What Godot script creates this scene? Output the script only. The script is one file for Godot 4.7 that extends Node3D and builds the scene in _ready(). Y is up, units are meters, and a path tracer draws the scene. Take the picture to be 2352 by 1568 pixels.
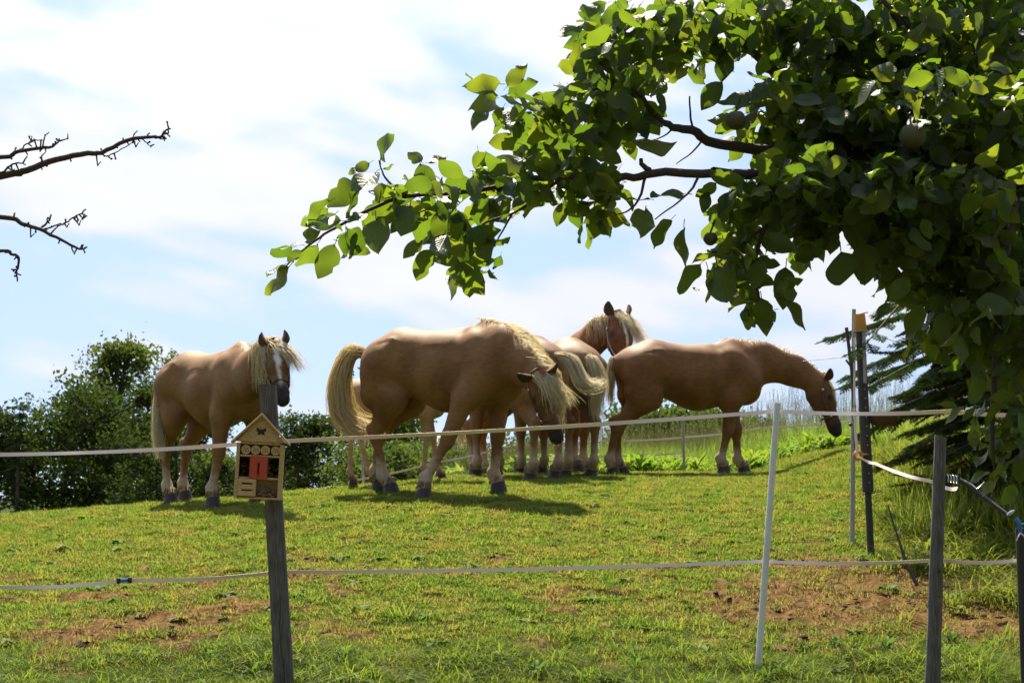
extends Node3D
# A backlit paddock on a hillside: horses on the crest, a band fence, an insect house on a post, a quince tree in front.
const FPX := 3700.0          # focal length in units of the photograph at 2352 x 1568
const EYE := Vector3(0, 1.6, 0)
const HORIZON := 1140.0
var pitch := atan((HORIZON - 784.0) / FPX)
var SUN := Vector3(-0.22, 1.55, -1.0).normalized()   # towards the sun: high, behind the horses, a little to the left
var rng := RandomNumberGenerator.new()
var nz := FastNoiseLite.new()
var nz2 := FastNoiseLite.new()
var M := {}
var used := {}


# ---------------------------------------------------------------- mesh builder
class MB:
	var v := PackedVector3Array()
	var n := PackedVector3Array()
	var c := PackedColorArray()
	var u := PackedVector2Array()
	var ix := PackedInt32Array()
	func vert(p: Vector3, nn: Vector3, col := Color.WHITE, uv := Vector2.ZERO) -> int:
		v.append(p); n.append(nn); c.append(col); u.append(uv)
		return v.size() - 1
	func tri(a: int, b: int, d: int) -> void:
		ix.append(a); ix.append(b); ix.append(d)
	func face(ps: Array, col := Color.WHITE, out := Vector3.ZERO) -> void:   # a flat polygon
		var nn: Vector3 = (ps[1] - ps[0]).cross(ps[2] - ps[0])
		if nn.length_squared() < 1e-16:
			return
		nn = nn.normalized()
		if out != Vector3.ZERO and nn.dot(out) < 0:
			nn = -nn
		var f := v.size()
		for p in ps:
			vert(p, nn, col)
		for i in range(1, ps.size() - 1):
			tri(f, f + i, f + i + 1)
	func tube(pts: Array, r0: float, r1: float, sides: int, col := Color.WHITE, caps := false, flat := 1.0) -> void:
		var m := pts.size()
		var t0: Vector3 = (pts[1] - pts[0]).normalized()
		var s: Vector3 = t0.cross(Vector3.UP if absf(t0.y) < 0.9 else Vector3.RIGHT).normalized()
		var f := v.size()
		for i in m:
			var t: Vector3 = (pts[mini(i + 1, m - 1)] - pts[maxi(i - 1, 0)])
			if t.length_squared() < 1e-14:
				t = t0
			t = t.normalized()
			s = (s - t * s.dot(t)).normalized()
			var b := t.cross(s)
			var r := lerpf(r0, r1, float(i) / (m - 1))
			for k in sides:
				var a := TAU * k / sides
				var d := s * cos(a) + b * sin(a) * flat
				vert(pts[i] + d * r, d.normalized(), col, Vector2(float(k) / sides, i))
		for i in m - 1:
			for k in sides:
				var k2 := (k + 1) % sides
				var p := f + i * sides
				tri(p + k, p + k2, p + sides + k)
				tri(p + k2, p + sides + k2, p + sides + k)
		if caps:
			for e in 2:
				var o := f + (m - 1) * sides * e
				var nn := (t0 if e == 1 else -t0)
				if e == 1:
					nn = (pts[m - 1] - pts[m - 2]).normalized()
				var g := v.size()
				for k in sides:
					vert(v[o + k], nn, col)
				for k in range(1, sides - 1):
					tri(g, g + k, g + k + 1)
	func box(x: Transform3D, size: Vector3, bev := 0.0, col := Color.WHITE) -> void:
		var h := size * 0.5
		bev = minf(bev, minf(h.x, minf(h.y, h.z)) * 0.6)
		var i := h - Vector3.ONE * bev
		for ax in 3:
			var a1 := (ax + 1) % 3
			var a2 := (ax + 2) % 3
			for sg in [-1.0, 1.0]:
				var ps := []
				for q in [[-1, -1], [1, -1], [1, 1], [-1, 1]]:
					var p := Vector3.ZERO
					p[ax] = sg * h[ax]; p[a1] = q[0] * i[a1]; p[a2] = q[1] * i[a2]
					ps.append(x * p)
				var o := Vector3.ZERO
				o[ax] = sg
				face(ps, col, x.basis * o)
				if bev > 0.0:
					for s2 in [-1.0, 1.0]:   # chamfers round the axis a2
						var e := []
						for q in [[0, -1], [0, 1], [1, 1], [1, -1]]:
							var p := Vector3.ZERO
							p[ax] = sg * (h[ax] if q[0] == 0 else i[ax])
							p[a1] = s2 * (i[a1] if q[0] == 0 else h[a1])
							p[a2] = q[1] * i[a2]
							e.append(x * p)
						var o2 := Vector3.ZERO
						o2[ax] = sg; o2[a1] = s2
						face(e, col, x.basis * o2)
		if bev > 0.0:
			for sx in [-1.0, 1.0]:
				for sy in [-1.0, 1.0]:
					for sz in [-1.0, 1.0]:
						face([x * Vector3(sx * h.x, sy * i.y, sz * i.z), x * Vector3(sx * i.x, sy * h.y, sz * i.z), x * Vector3(sx * i.x, sy * i.y, sz * h.z)], col, x.basis * Vector3(sx, sy, sz))
	func ball(x: Transform3D, r: Vector3, rows := 8, cols := 12, col := Color.WHITE) -> void:
		var f := v.size()
		for j in rows + 1:
			var a := PI * j / rows
			for k in cols:
				var b := TAU * k / cols
				var d := Vector3(sin(a) * cos(b), cos(a), sin(a) * sin(b))
				vert(x * (d * r), (x.basis * (d / r)).normalized(), col)
		for j in rows:
			for k in cols:
				var p := f + j * cols
				var k2 := (k + 1) % cols
				tri(p + k, p + k2, p + cols + k)
				tri(p + k2, p + cols + k2, p + cols + k)
	func mesh(m: Material = null) -> ArrayMesh:
		for t in range(0, ix.size(), 3):   # front faces run clockwise
			var a := ix[t]
			var b := ix[t + 1]
			var d := ix[t + 2]
			if (v[b] - v[a]).cross(v[d] - v[a]).dot(n[a] + n[b] + n[d]) > 0.0:
				ix[t + 1] = d
				ix[t + 2] = b
		var arr := []
		arr.resize(Mesh.ARRAY_MAX)
		arr[Mesh.ARRAY_VERTEX] = v
		arr[Mesh.ARRAY_NORMAL] = n
		arr[Mesh.ARRAY_COLOR] = c
		arr[Mesh.ARRAY_TEX_UV] = u
		arr[Mesh.ARRAY_INDEX] = ix
		var am := ArrayMesh.new()
		am.add_surface_from_arrays(Mesh.PRIMITIVE_TRIANGLES, arr)
		if m:
			am.surface_set_material(0, m)
		return am


# ---------------------------------------------------------------- naming
func numbered(called: String) -> String:
	var k: int = used.get(called, 0)
	used[called] = k + 1
	return called if k == 0 else "%s_%03d" % [called, k]

func tag(o: Node, label: String, category: String, group := "", kind := "") -> Node:
	if label: o.set_meta("label", label)
	if category: o.set_meta("category", category)
	if group: o.set_meta("group", group)
	if kind: o.set_meta("kind", kind)
	return o

func thing(called: String, label: String, category: String, where := Vector3.ZERO, group := "") -> Node3D:
	var o := Node3D.new()
	o.name = numbered(called)
	add_child(o)
	o.position = where
	tag(o, label, category, group)
	return o

func part(parent: Node, called: String, mesh: Mesh, label := "") -> MeshInstance3D:
	var o := MeshInstance3D.new()
	var k := 0
	var nm := called
	while parent.has_node(nm):
		k += 1
		nm = "%s_%03d" % [called, k]
	o.name = nm
	o.mesh = mesh
	parent.add_child(o)
	if label: o.set_meta("label", label)
	return o

func solo(called: String, mesh: Mesh, label: String, category: String, where := Vector3.ZERO, group := "", kind := "") -> MeshInstance3D:
	var o := MeshInstance3D.new()
	o.name = numbered(called)
	o.mesh = mesh
	add_child(o)
	o.position = where
	tag(o, label, category, group, kind)
	return o

func mass(called: String, label: String, category: String) -> Node3D:      # what nobody could count: one thing of several scattered meshes
	var o := thing(called, label, category)
	o.set_meta("kind", "stuff")
	return o

func scatter(parent: Node, called: String, mesh: Mesh, xs: Array, cols: Array) -> MultiMeshInstance3D:
	var mm := MultiMesh.new()
	mm.transform_format = MultiMesh.TRANSFORM_3D
	mm.use_colors = true
	mm.instance_count = xs.size()
	mm.mesh = mesh
	for i in xs.size():
		mm.set_instance_transform(i, xs[i])
		mm.set_instance_color(i, cols[i])
	var o := MultiMeshInstance3D.new()
	o.name = numbered(called) if parent == self else called
	o.multimesh = mm
	parent.add_child(o, true)
	o.set_meta("kind", "stuff")
	return o


# ---------------------------------------------------------------- where things are
func P(dx: float, dy: float, depth: float) -> Vector3:   # the point seen at (dx, dy) of the photograph, that far ahead
	var d := Vector3((dx - 1176.0) / FPX, (784.0 - dy) / FPX, -1.0).rotated(Vector3.RIGHT, pitch)
	return EYE + d * (depth / -d.z)

const KZ := [-30.0, 0.0, 4.0, 7.05, 10.3, 13.6, 16.5, 19.0, 25.0, 35.0, 60.0, 120.0, 400.0, 3000.0]
const KH := [-2.6, 0.0, 0.42, 0.76, 1.22, 1.64, 1.82, 1.86, 1.86, 1.3, -2.0, -6.0, -9.0, -9.0]

func profile(z: float) -> float:
	for i in KZ.size() - 1:
		if z < KZ[i + 1] or i == KZ.size() - 2:
			var w: float = KZ[i + 1] - KZ[i]
			var s: float = (KH[i + 1] - KH[i]) / w
			var s0: float = s if i == 0 else 0.5 * (s + (KH[i] - KH[i - 1]) / (KZ[i] - KZ[i - 1]))
			var s1: float = s if i == KZ.size() - 2 else 0.5 * (s + (KH[i + 2] - KH[i + 1]) / (KZ[i + 2] - KZ[i + 1]))
			var t := clampf((z - KZ[i]) / w, 0.0, 1.0)
			return KH[i] * (1 + 2 * t) * (1 - t) * (1 - t) + s0 * w * t * (1 - t) * (1 - t) + KH[i + 1] * t * t * (3 - 2 * t) + s1 * w * t * t * (t - 1)
	return 0.0

func ground_at(x: float, z: float) -> float:
	var f := -z
	var h := profile(f)
	h += 0.078 * maxf(minf(x + 0.6, 0.0), -9.0) * smoothstep(5.0, 13.5, f)
	h += 0.28 * smoothstep(2.35, 3.7, x) * smoothstep(9.6, 12.5, f)
	h -= 1.6 * smoothstep(0.6, -3.6, x) * smoothstep(14.6, 24.0, f)
	if f > 3.0 and f < 30.0 and absf(x) < 12.0:
		var b := bare(x, f)
		h += 0.018 * nz.get_noise_2d(x * 2.2, f * 2.2) + (0.008 + 0.03 * b) * nz.get_noise_2d(x * 11.0, f * 9.0) + 0.012 * b * nz2.get_noise_2d(x * 30.0, f * 24.0)
	return h

func on_ground(x: float, z: float) -> Vector3:
	return Vector3(x, ground_at(x, z), z)

func G(dx: float, dy: float, near := 4.0) -> Vector3:   # where the line of sight meets the ground
	var d := near
	while d < 60.0:
		var p := P(dx, dy, d)
		if p.y < ground_at(p.x, p.z):
			return p
		d += 0.04
	return P(dx, dy, 20.0)

# bare earth: patches trodden by the horses (x, distance, half widths)
const PATCH := [[1.75, 8.9, 0.75, 0.75], [2.2, 9.35, 0.6, 0.5], [1.3, 8.75, 0.3, 0.35], [2.45, 8.4, 0.5, 0.5], [-1.9, 8.6, 0.5, 0.33], [-2.25, 8.3, 0.3, 0.25], [-1.55, 8.95, 0.3, 0.2], [-1.6, 8.15, 0.2, 0.2], [-1.25, 9.8, 0.22, 0.2], [-0.85, 8.2, 0.2, 0.15], [1.9, 10.0, 0.35, 0.3], [-2.4, 9.4, 0.25, 0.15]]

func bare(x: float, f: float) -> float:
	var b := 0.0
	for q in PATCH:
		var ex: float = (x - q[0]) / q[2]
		var ez: float = (f - q[1]) / q[3]
		var e := ex * ex + ez * ez
		if e < 2.2:
			b = maxf(b, 1.25 - e * 0.75)
	if f > 13.0:
		return 0.0
	b = maxf(b, 0.72 * smoothstep(0.3, 0.62, nz.get_noise_2d(x * 1.25 + 31.0, f * 1.1 + 4.0)) * smoothstep(12.5, 9.5, f))
	b += 0.55 * nz2.get_noise_2d(x * 5.0, f * 5.0) + 0.3 * nz2.get_noise_2d(x * 17.0, f * 17.0)
	return smoothstep(0.35, 0.75, b) * smoothstep(14.0, 12.0, f)


# ---------------------------------------------------------------- materials
func lin(r: float, g: float, b: float) -> Color:
	return Color(r, g, b).linear_to_srgb()

func plain(c: Color, rough := 0.8, spec := 0.5) -> StandardMaterial3D:
	var m := StandardMaterial3D.new()
	m.albedo_color = c
	m.roughness = rough
	m.metallic_specular = spec
	return m

func noise_tex(freq: float, stops: Array, seed_ := 1, oct := 4, size := 256, normal := false) -> NoiseTexture2D:
	var f := FastNoiseLite.new()
	f.seed = seed_
	f.noise_type = FastNoiseLite.TYPE_SIMPLEX
	f.frequency = freq
	f.fractal_octaves = oct
	var t := NoiseTexture2D.new()
	t.width = size
	t.height = size
	t.seamless = true
	t.noise = f
	if normal:
		t.as_normal_map = true
		return t
	var g := Gradient.new()
	var offs := PackedFloat32Array()
	var cols := PackedColorArray()
	for i in stops.size():
		offs.append(float(i) / (stops.size() - 1))
		cols.append(stops[i])
	g.offsets = offs
	g.colors = cols
	t.color_ramp = g
	return t

func grained(stops: Array, freq: float, scale: Vector3, seed_: int, rough := 0.85, bump := 0.0, vcol := false) -> StandardMaterial3D:
	var m := StandardMaterial3D.new()
	m.albedo_texture = noise_tex(freq, stops, seed_)
	m.uv1_triplanar = true
	m.uv1_scale = scale
	m.roughness = rough
	m.vertex_color_use_as_albedo = vcol
	if bump > 0.0:
		m.heightmap_enabled = true
		m.heightmap_texture = noise_tex(freq, [Color.BLACK, Color.WHITE], seed_)
		m.heightmap_scale = bump
	return m

func leafy(refl: Color, trans: Color, rough := 0.5, spec := 0.5) -> StandardMaterial3D:
	var m := plain(refl, rough, spec)
	m.backlight_enabled = true
	m.backlight = trans
	m.cull_mode = BaseMaterial3D.CULL_DISABLED
	return m

func tinted(trans: Color, rough := 0.6, spec := 0.4) -> StandardMaterial3D:
	var m := plain(Color.WHITE, rough, spec)
	m.vertex_color_use_as_albedo = true
	m.cull_mode = BaseMaterial3D.CULL_DISABLED
	m.backlight_enabled = true
	m.backlight = trans
	return m

func make_materials() -> void:
	var w := Color(1, 1, 1)
	M.coat = grained([Color(0.84, 0.83, 0.82), Color(0.94, 0.94, 0.93), w], 0.03, Vector3(1.2, 2.6, 2.6), 5, 0.62, 0.0, true)
	M.coat.metallic_specular = 0.3
	M.needle = tinted(lin(0.42, 0.5, 0.2), 0.5, 0.4)
	M.hair = tinted(Color(1.0, 0.98, 0.9), 0.5, 0.4)
	M.hoof = grained([lin(0.014, 0.012, 0.011), lin(0.035, 0.028, 0.024)], 0.05, Vector3(3, 9, 3), 9, 0.6)
	M.eye = plain(lin(0.008, 0.006, 0.005), 0.08)
	M.ground = grained([Color(0.55, 0.54, 0.5), Color(0.8, 0.79, 0.76), w], 0.045, Vector3(0.9, 0.9, 0.9), 12, 0.95, 1.6, true)
	M.ground.uv1_world_triplanar = true
	M.ground.metallic_specular = 0.08
	M.grass = tinted(Color(1.0, 1.0, 0.75), 0.55, 0.35)
	M.weed = tinted(Color(0.95, 1.0, 0.6), 0.6, 0.25)
	M.tree = tinted(Color(0.85, 0.9, 0.5), 0.85, 0.15)
	M.bark = grained([lin(0.035, 0.028, 0.022), lin(0.09, 0.075, 0.06), lin(0.15, 0.13, 0.105)], 0.03, Vector3(6, 1.5, 6), 21, 0.9, 0.6)
	M.twig = grained([lin(0.02, 0.014, 0.011), lin(0.045, 0.032, 0.025), lin(0.08, 0.06, 0.046)], 0.05, Vector3(14, 14, 14), 22, 0.8, 0.1)
	M.greywood = grained([lin(0.045, 0.042, 0.04), lin(0.10, 0.095, 0.09), lin(0.19, 0.18, 0.17)], 0.035, Vector3(14, 0.9, 14), 23, 0.9, 0.5)
	M.pine = grained([lin(0.33, 0.21, 0.085), lin(0.45, 0.31, 0.14), lin(0.52, 0.38, 0.19)], 0.03, Vector3(3, 18, 18), 24, 0.7, 0.05)
	M.red = grained([lin(0.36, 0.045, 0.018), lin(0.46, 0.06, 0.022)], 0.03, Vector3(20, 3, 20), 25, 0.6, 0.03)
	M.burnt = plain(lin(0.035, 0.02, 0.012), 0.9)
	M.blackplastic = grained([lin(0.012, 0.012, 0.013), lin(0.022, 0.021, 0.022)], 0.05, Vector3(8, 8, 8), 27, 0.5)
	M.whiteplastic = grained([lin(0.52, 0.53, 0.56), lin(0.64, 0.64, 0.66)], 0.02, Vector3(5, 2, 5), 28, 0.5)
	M.greyplastic = grained([lin(0.25, 0.25, 0.26), lin(0.36, 0.35, 0.36)], 0.03, Vector3(5, 2, 5), 29, 0.55)
	M.yellow = plain(lin(0.42, 0.23, 0.035), 0.45)
	M.yellow.backlight_enabled = true
	M.yellow.backlight = lin(0.3, 0.16, 0.02)
	M.band = grained([lin(0.66, 0.52, 0.46), lin(0.84, 0.72, 0.64)], 0.06, Vector3(30, 60, 30), 30, 0.7)
	M.blue = plain(lin(0.02, 0.14, 0.38), 0.4)
	M.steel = plain(lin(0.5, 0.5, 0.52), 0.3)
	M.steel.metallic = 0.9
	M.brown = grained([lin(0.05, 0.022, 0.012), lin(0.10, 0.045, 0.025)], 0.03, Vector3(6, 6, 6), 31, 0.6)
	M.darkstrap = plain(lin(0.025, 0.02, 0.018), 0.6)
	M.palestrap = plain(lin(0.32, 0.23, 0.19), 0.7)
	M.ropewhite = plain(lin(0.55, 0.52, 0.5), 0.8)
	M.brownstrap = plain(lin(0.12, 0.06, 0.035), 0.6)
	M.canes = plain(Color.WHITE, 0.85)
	M.canes.vertex_color_use_as_albedo = true


# ---------------------------------------------------------------- light
func make_camera() -> void:
	var cam := Camera3D.new()
	cam.name = "camera"
	var at := CameraAttributesPhysical.new()
	at.frustum_focal_length = 12.0 / (784.0 / FPX)
	at.frustum_focus_distance = 5.0
	at.exposure_aperture = 16.0
	at.frustum_near = 0.1
	at.frustum_far = 6000.0
	cam.attributes = at
	cam.fov = rad_to_deg(2.0 * atan(784.0 / FPX))
	cam.near = 0.1
	cam.far = 6000.0
	cam.position = EYE
	cam.rotation.x = pitch
	add_child(cam)

func make_sky() -> void:
	var w := 2048
	var h := 1024
	var im := Image.create(w, h, false, Image.FORMAT_RGBF)
	var data := PackedFloat32Array()
	data.resize(w * h * 3)
	var big := FastNoiseLite.new()
	big.seed = 11
	big.noise_type = FastNoiseLite.TYPE_SIMPLEX
	big.frequency = 1.0
	big.fractal_octaves = 3
	var fine := FastNoiseLite.new()
	fine.seed = 23
	fine.noise_type = FastNoiseLite.TYPE_SIMPLEX
	fine.frequency = 1.0
	fine.fractal_octaves = 5
	for j in h:
		var el := PI * (0.5 - (j + 0.5) / h)
		var y := sin(el)
		if el < -0.03:
			for i in w:
				var k := (j * w + i) * 3
				data[k] = 0.10; data[k + 1] = 0.11; data[k + 2] = 0.10
			continue
		var deg := rad_to_deg(el)
		var cover := lerpf(0.08, 0.62, smoothstep(4.0, 10.5, deg)) - 0.25 * smoothstep(20.0, 50.0, deg)
		cover = maxf(cover, 0.30 * smoothstep(5.0, 0.0, deg))
		for i in w:
			var az := TAU * (i + 0.5) / w      # the middle of the view is at the left edge of the picture
			var d := Vector3(sin(az) * cos(el), y, -cos(az) * cos(el))
			var toward := d.dot(SUN)
			var glow := exp(-acos(clampf(toward, -1.0, 1.0)) * 1.25)
			# clear air: bluer and darker away from the sun and overhead, pale near the horizon
			var hz := pow(1.0 - clampf(y, 0.0, 1.0), 5.0)
			var clear := Color(0.075, 0.15, 0.30).lerp(Color(0.275, 0.345, 0.44), 0.75 * hz) * (0.165 + 2.9 * glow)
			clear += Color(0.22, 0.20, 0.17) * glow
			var q := Vector3(d.x * 7.0 + d.y * 5.0, d.y * 17.0, d.z * 7.0)
			var n := 0.62 * big.get_noise_3d(q.x * 0.55, q.y * 0.5, q.z * 0.55) + 0.42 * fine.get_noise_3d(q.x * 1.5 + d.y * 9.0, q.y * 1.5, q.z * 1.5)
			var c := smoothstep(-0.34, 0.22, n - 0.46 + cover * 1.1)
			var lit := Color(0.305, 0.31, 0.325) * (0.175 + 2.95 * glow) * (0.98 + 0.15 * n)
			var s := clear.lerp(lit, c * 0.94)
			var k := (j * w + i) * 3
			data[k] = s.r; data[k + 1] = s.g; data[k + 2] = s.b
	im.set_data(w, h, false, Image.FORMAT_RGBF, data.to_byte_array())
	var pm := PanoramaSkyMaterial.new()
	pm.panorama = ImageTexture.create_from_image(im)
	var sky := Sky.new()
	sky.sky_material = pm
	var e := Environment.new()
	e.background_mode = Environment.BG_SKY
	e.sky = sky
	e.tonemap_mode = Environment.TONE_MAPPER_LINEAR
	e.tonemap_exposure = 2.62
	e.sdfgi_enabled = true
	e.ssao_enabled = true
	e.ssil_enabled = true
	var we := WorldEnvironment.new()
	we.name = "environment"
	we.environment = e
	add_child(we)
	var sun := DirectionalLight3D.new()
	sun.name = "sun"
	sun.light_energy = 1.6
	sun.light_color = Color(1.0, 0.96, 0.88)
	sun.light_angular_distance = 0.5
	sun.shadow_enabled = true
	add_child(sun)
	sun.look_at_from_position(Vector3.ZERO, -SUN, Vector3.UP)


# ---------------------------------------------------------------- ground
func axis_steps(lo: float, hi: float, step: float, far: Array) -> Array:
	var a := []
	for q in far:
		if q < lo: a.append(q)
	var n := int((hi - lo) / step)
	for i in n + 1:
		a.append(lo + (hi - lo) * i / n)
	for q in far:
		if q > hi: a.append(q)
	return a

func soil_color(x: float, f: float) -> Color:
	var b := bare(x, f) if f > 3.0 and f < 15.0 else 0.0
	var p := 0.5 + 0.5 * nz.get_noise_2d(x * 1.3 + 40.0, f * 1.3)
	var turf := Color(0.09, 0.105, 0.022).lerp(Color(0.15, 0.13, 0.04), smoothstep(0.35, 0.8, p))
	if f > 40.0:
		turf = Color(0.07, 0.10, 0.03)
	var soil := Color(0.13, 0.07, 0.031).lerp(Color(0.21, 0.125, 0.062), 0.5 + 0.5 * nz2.get_noise_2d(x * 9.0, f * 9.0))
	return turf.lerp(soil, b)

func make_ground() -> void:
	var far := [-2500.0, -900.0, -350.0, -150.0, -70.0, -35.0, -20.0, -13.0, -9.5, 9.5, 13.0, 20.0, 35.0, 70.0, 150.0, 350.0, 900.0, 2500.0]
	var xs := axis_steps(-7.0, 7.0, 0.075, far)
	var zs := axis_steps(4.0, 19.0, 0.075, [-200.0, -40.0, -10.0, 0.0, 2.0, 3.0, 20.0, 22.0, 24.5, 27.5, 31.0, 36.0, 44.0, 55.0, 75.0, 110.0, 180.0, 320.0, 700.0, 1500.0, 3000.0])
	var m := MB.new()
	var nx := xs.size()
	for f in zs:
		for x in xs:
			var h := ground_at(x, -f)
			m.vert(Vector3(x, h, -f), Vector3.UP, soil_color(x, f))
	for j in zs.size():
		for i in nx:
			var a := m.v[j * nx + maxi(i - 1, 0)]
			var b := m.v[j * nx + mini(i + 1, nx - 1)]
			var c := m.v[maxi(j - 1, 0) * nx + i]
			var d := m.v[mini(j + 1, zs.size() - 1) * nx + i]
			m.n[j * nx + i] = (b - a).cross(d - c).normalized()
			if j < zs.size() - 1 and i < nx - 1:
				var p := j * nx + i
				m.tri(p, p + 1, p + nx)
				m.tri(p + 1, p + nx + 1, p + nx)
	var o := solo("ground", m.mesh(M.ground), "grazed hillside paddock with trodden bare earth patches", "", Vector3.ZERO, "", "structure")
	o.set_meta("kind", "structure")

func blade(m: MB, root: Vector3, dir: Vector3, length: float, width: float, bend: float, segs: int, col: Color) -> void:
	var side := Vector3(-dir.z, 0, dir.x).normalized()
	var f := m.v.size()
	for i in segs + 1:
		var t := float(i) / segs
		var up := Vector3.UP * (1.0 - bend * t * 0.55)
		var p := root + (up + dir * (0.15 + bend * t)) * (length * t)
		var nn := (Vector3.UP * 0.6 - dir + side * 0.01).normalized()
		var w := width * (1.0 - pow(t, 1.7)) * 0.5
		if i == segs:
			m.vert(p, nn, col)
		else:
			m.vert(p - side * w, nn, col)
			m.vert(p + side * w, nn, col)
	for i in segs - 1:
		var p := f + i * 2
		m.tri(p, p + 1, p + 2)
		m.tri(p + 1, p + 3, p + 2)
	var e := f + (segs - 1) * 2
	m.tri(e, e + 1, e + 2)

func tuft(seed_: int, blades: int, spread: float, lo: float, hi: float, width: float, bend: float, segs := 2) -> ArrayMesh:
	var r := RandomNumberGenerator.new()
	r.seed = seed_
	var m := MB.new()
	for i in blades:
		var a := r.randf() * TAU
		var rad := sqrt(r.randf()) * spread
		var d := Vector3(cos(a), 0, sin(a)).rotated(Vector3.UP, r.randfn(0.0, 0.7))
		var g := r.randf_range(0.8, 1.15)
		blade(m, Vector3(cos(a) * rad, -0.004, sin(a) * rad), d, r.randf_range(lo, hi), width * r.randf_range(0.7, 1.2), bend * r.randf_range(0.4, 1.4), segs, Color(g, g, g))
	return m.mesh(M.grass)

func broad_leaf(m: MB, root: Vector3, dir: Vector3, length: float, width: float, lift: float, droop: float, col: Color) -> void:
	var side := Vector3(-dir.z, 0, dir.x).normalized()
	var f := m.v.size()
	for i in 6:
		var t := i / 5.0
		var p := root + dir * (length * t) + Vector3.UP * (length * (lift * t - droop * t * t))
		var w := width * (0.12 + sin(pow(t, 0.8) * PI)) * 0.5 * (1.0 if i < 5 else 0.05)
		var nn := (Vector3.UP - dir * (lift - 2.0 * droop * t)).normalized()
		m.vert(p - side * w + Vector3.UP * w * 0.35, (nn + side * 0.3).normalized(), col)
		m.vert(p, nn, col * 1.1)
		m.vert(p + side * w + Vector3.UP * w * 0.35, (nn - side * 0.3).normalized(), col)
	for i in 5:
		for k in 2:
			var p := f + i * 3 + k
			m.tri(p, p + 1, p + 3)
			m.tri(p + 1, p + 4, p + 3)

func rosette(seed_: int, leaves: int, length: float, width: float, lift: float) -> ArrayMesh:
	var r := RandomNumberGenerator.new()
	r.seed = seed_
	var m := MB.new()
	for i in leaves:
		var a := TAU * (i * 0.382 + r.randf() * 0.1)
		var d := Vector3(cos(a), 0, sin(a))
		var g := r.randf_range(0.75, 1.2)
		broad_leaf(m, d * 0.01 + Vector3.UP * r.randf() * length * 0.3 * lift, d, length * r.randf_range(0.55, 1.1), width * r.randf_range(0.7, 1.2), lift * r.randf_range(0.5, 1.5), r.randf_range(0.3, 0.9) * (0.4 + lift), Color(g, g, g * 0.9))
	return m.mesh(M.weed)

func grass_color(x: float, f: float, r: RandomNumberGenerator) -> Color:
	var p := 0.6 * nz.get_noise_2d(x * 1.7, f * 1.7) + 0.6 * nz2.get_noise_2d(x * 6.0, f * 6.0) + r.randfn(0.0, 0.32)
	var c := Color(0.175, 0.275, 0.05).lerp(Color(0.31, 0.335, 0.085), smoothstep(-0.5, 0.35, p))
	c = c.lerp(Color(0.36, 0.26, 0.11), 0.8 * smoothstep(0.25, 0.85, p))
	return c * r.randf_range(0.8, 1.15)

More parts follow.
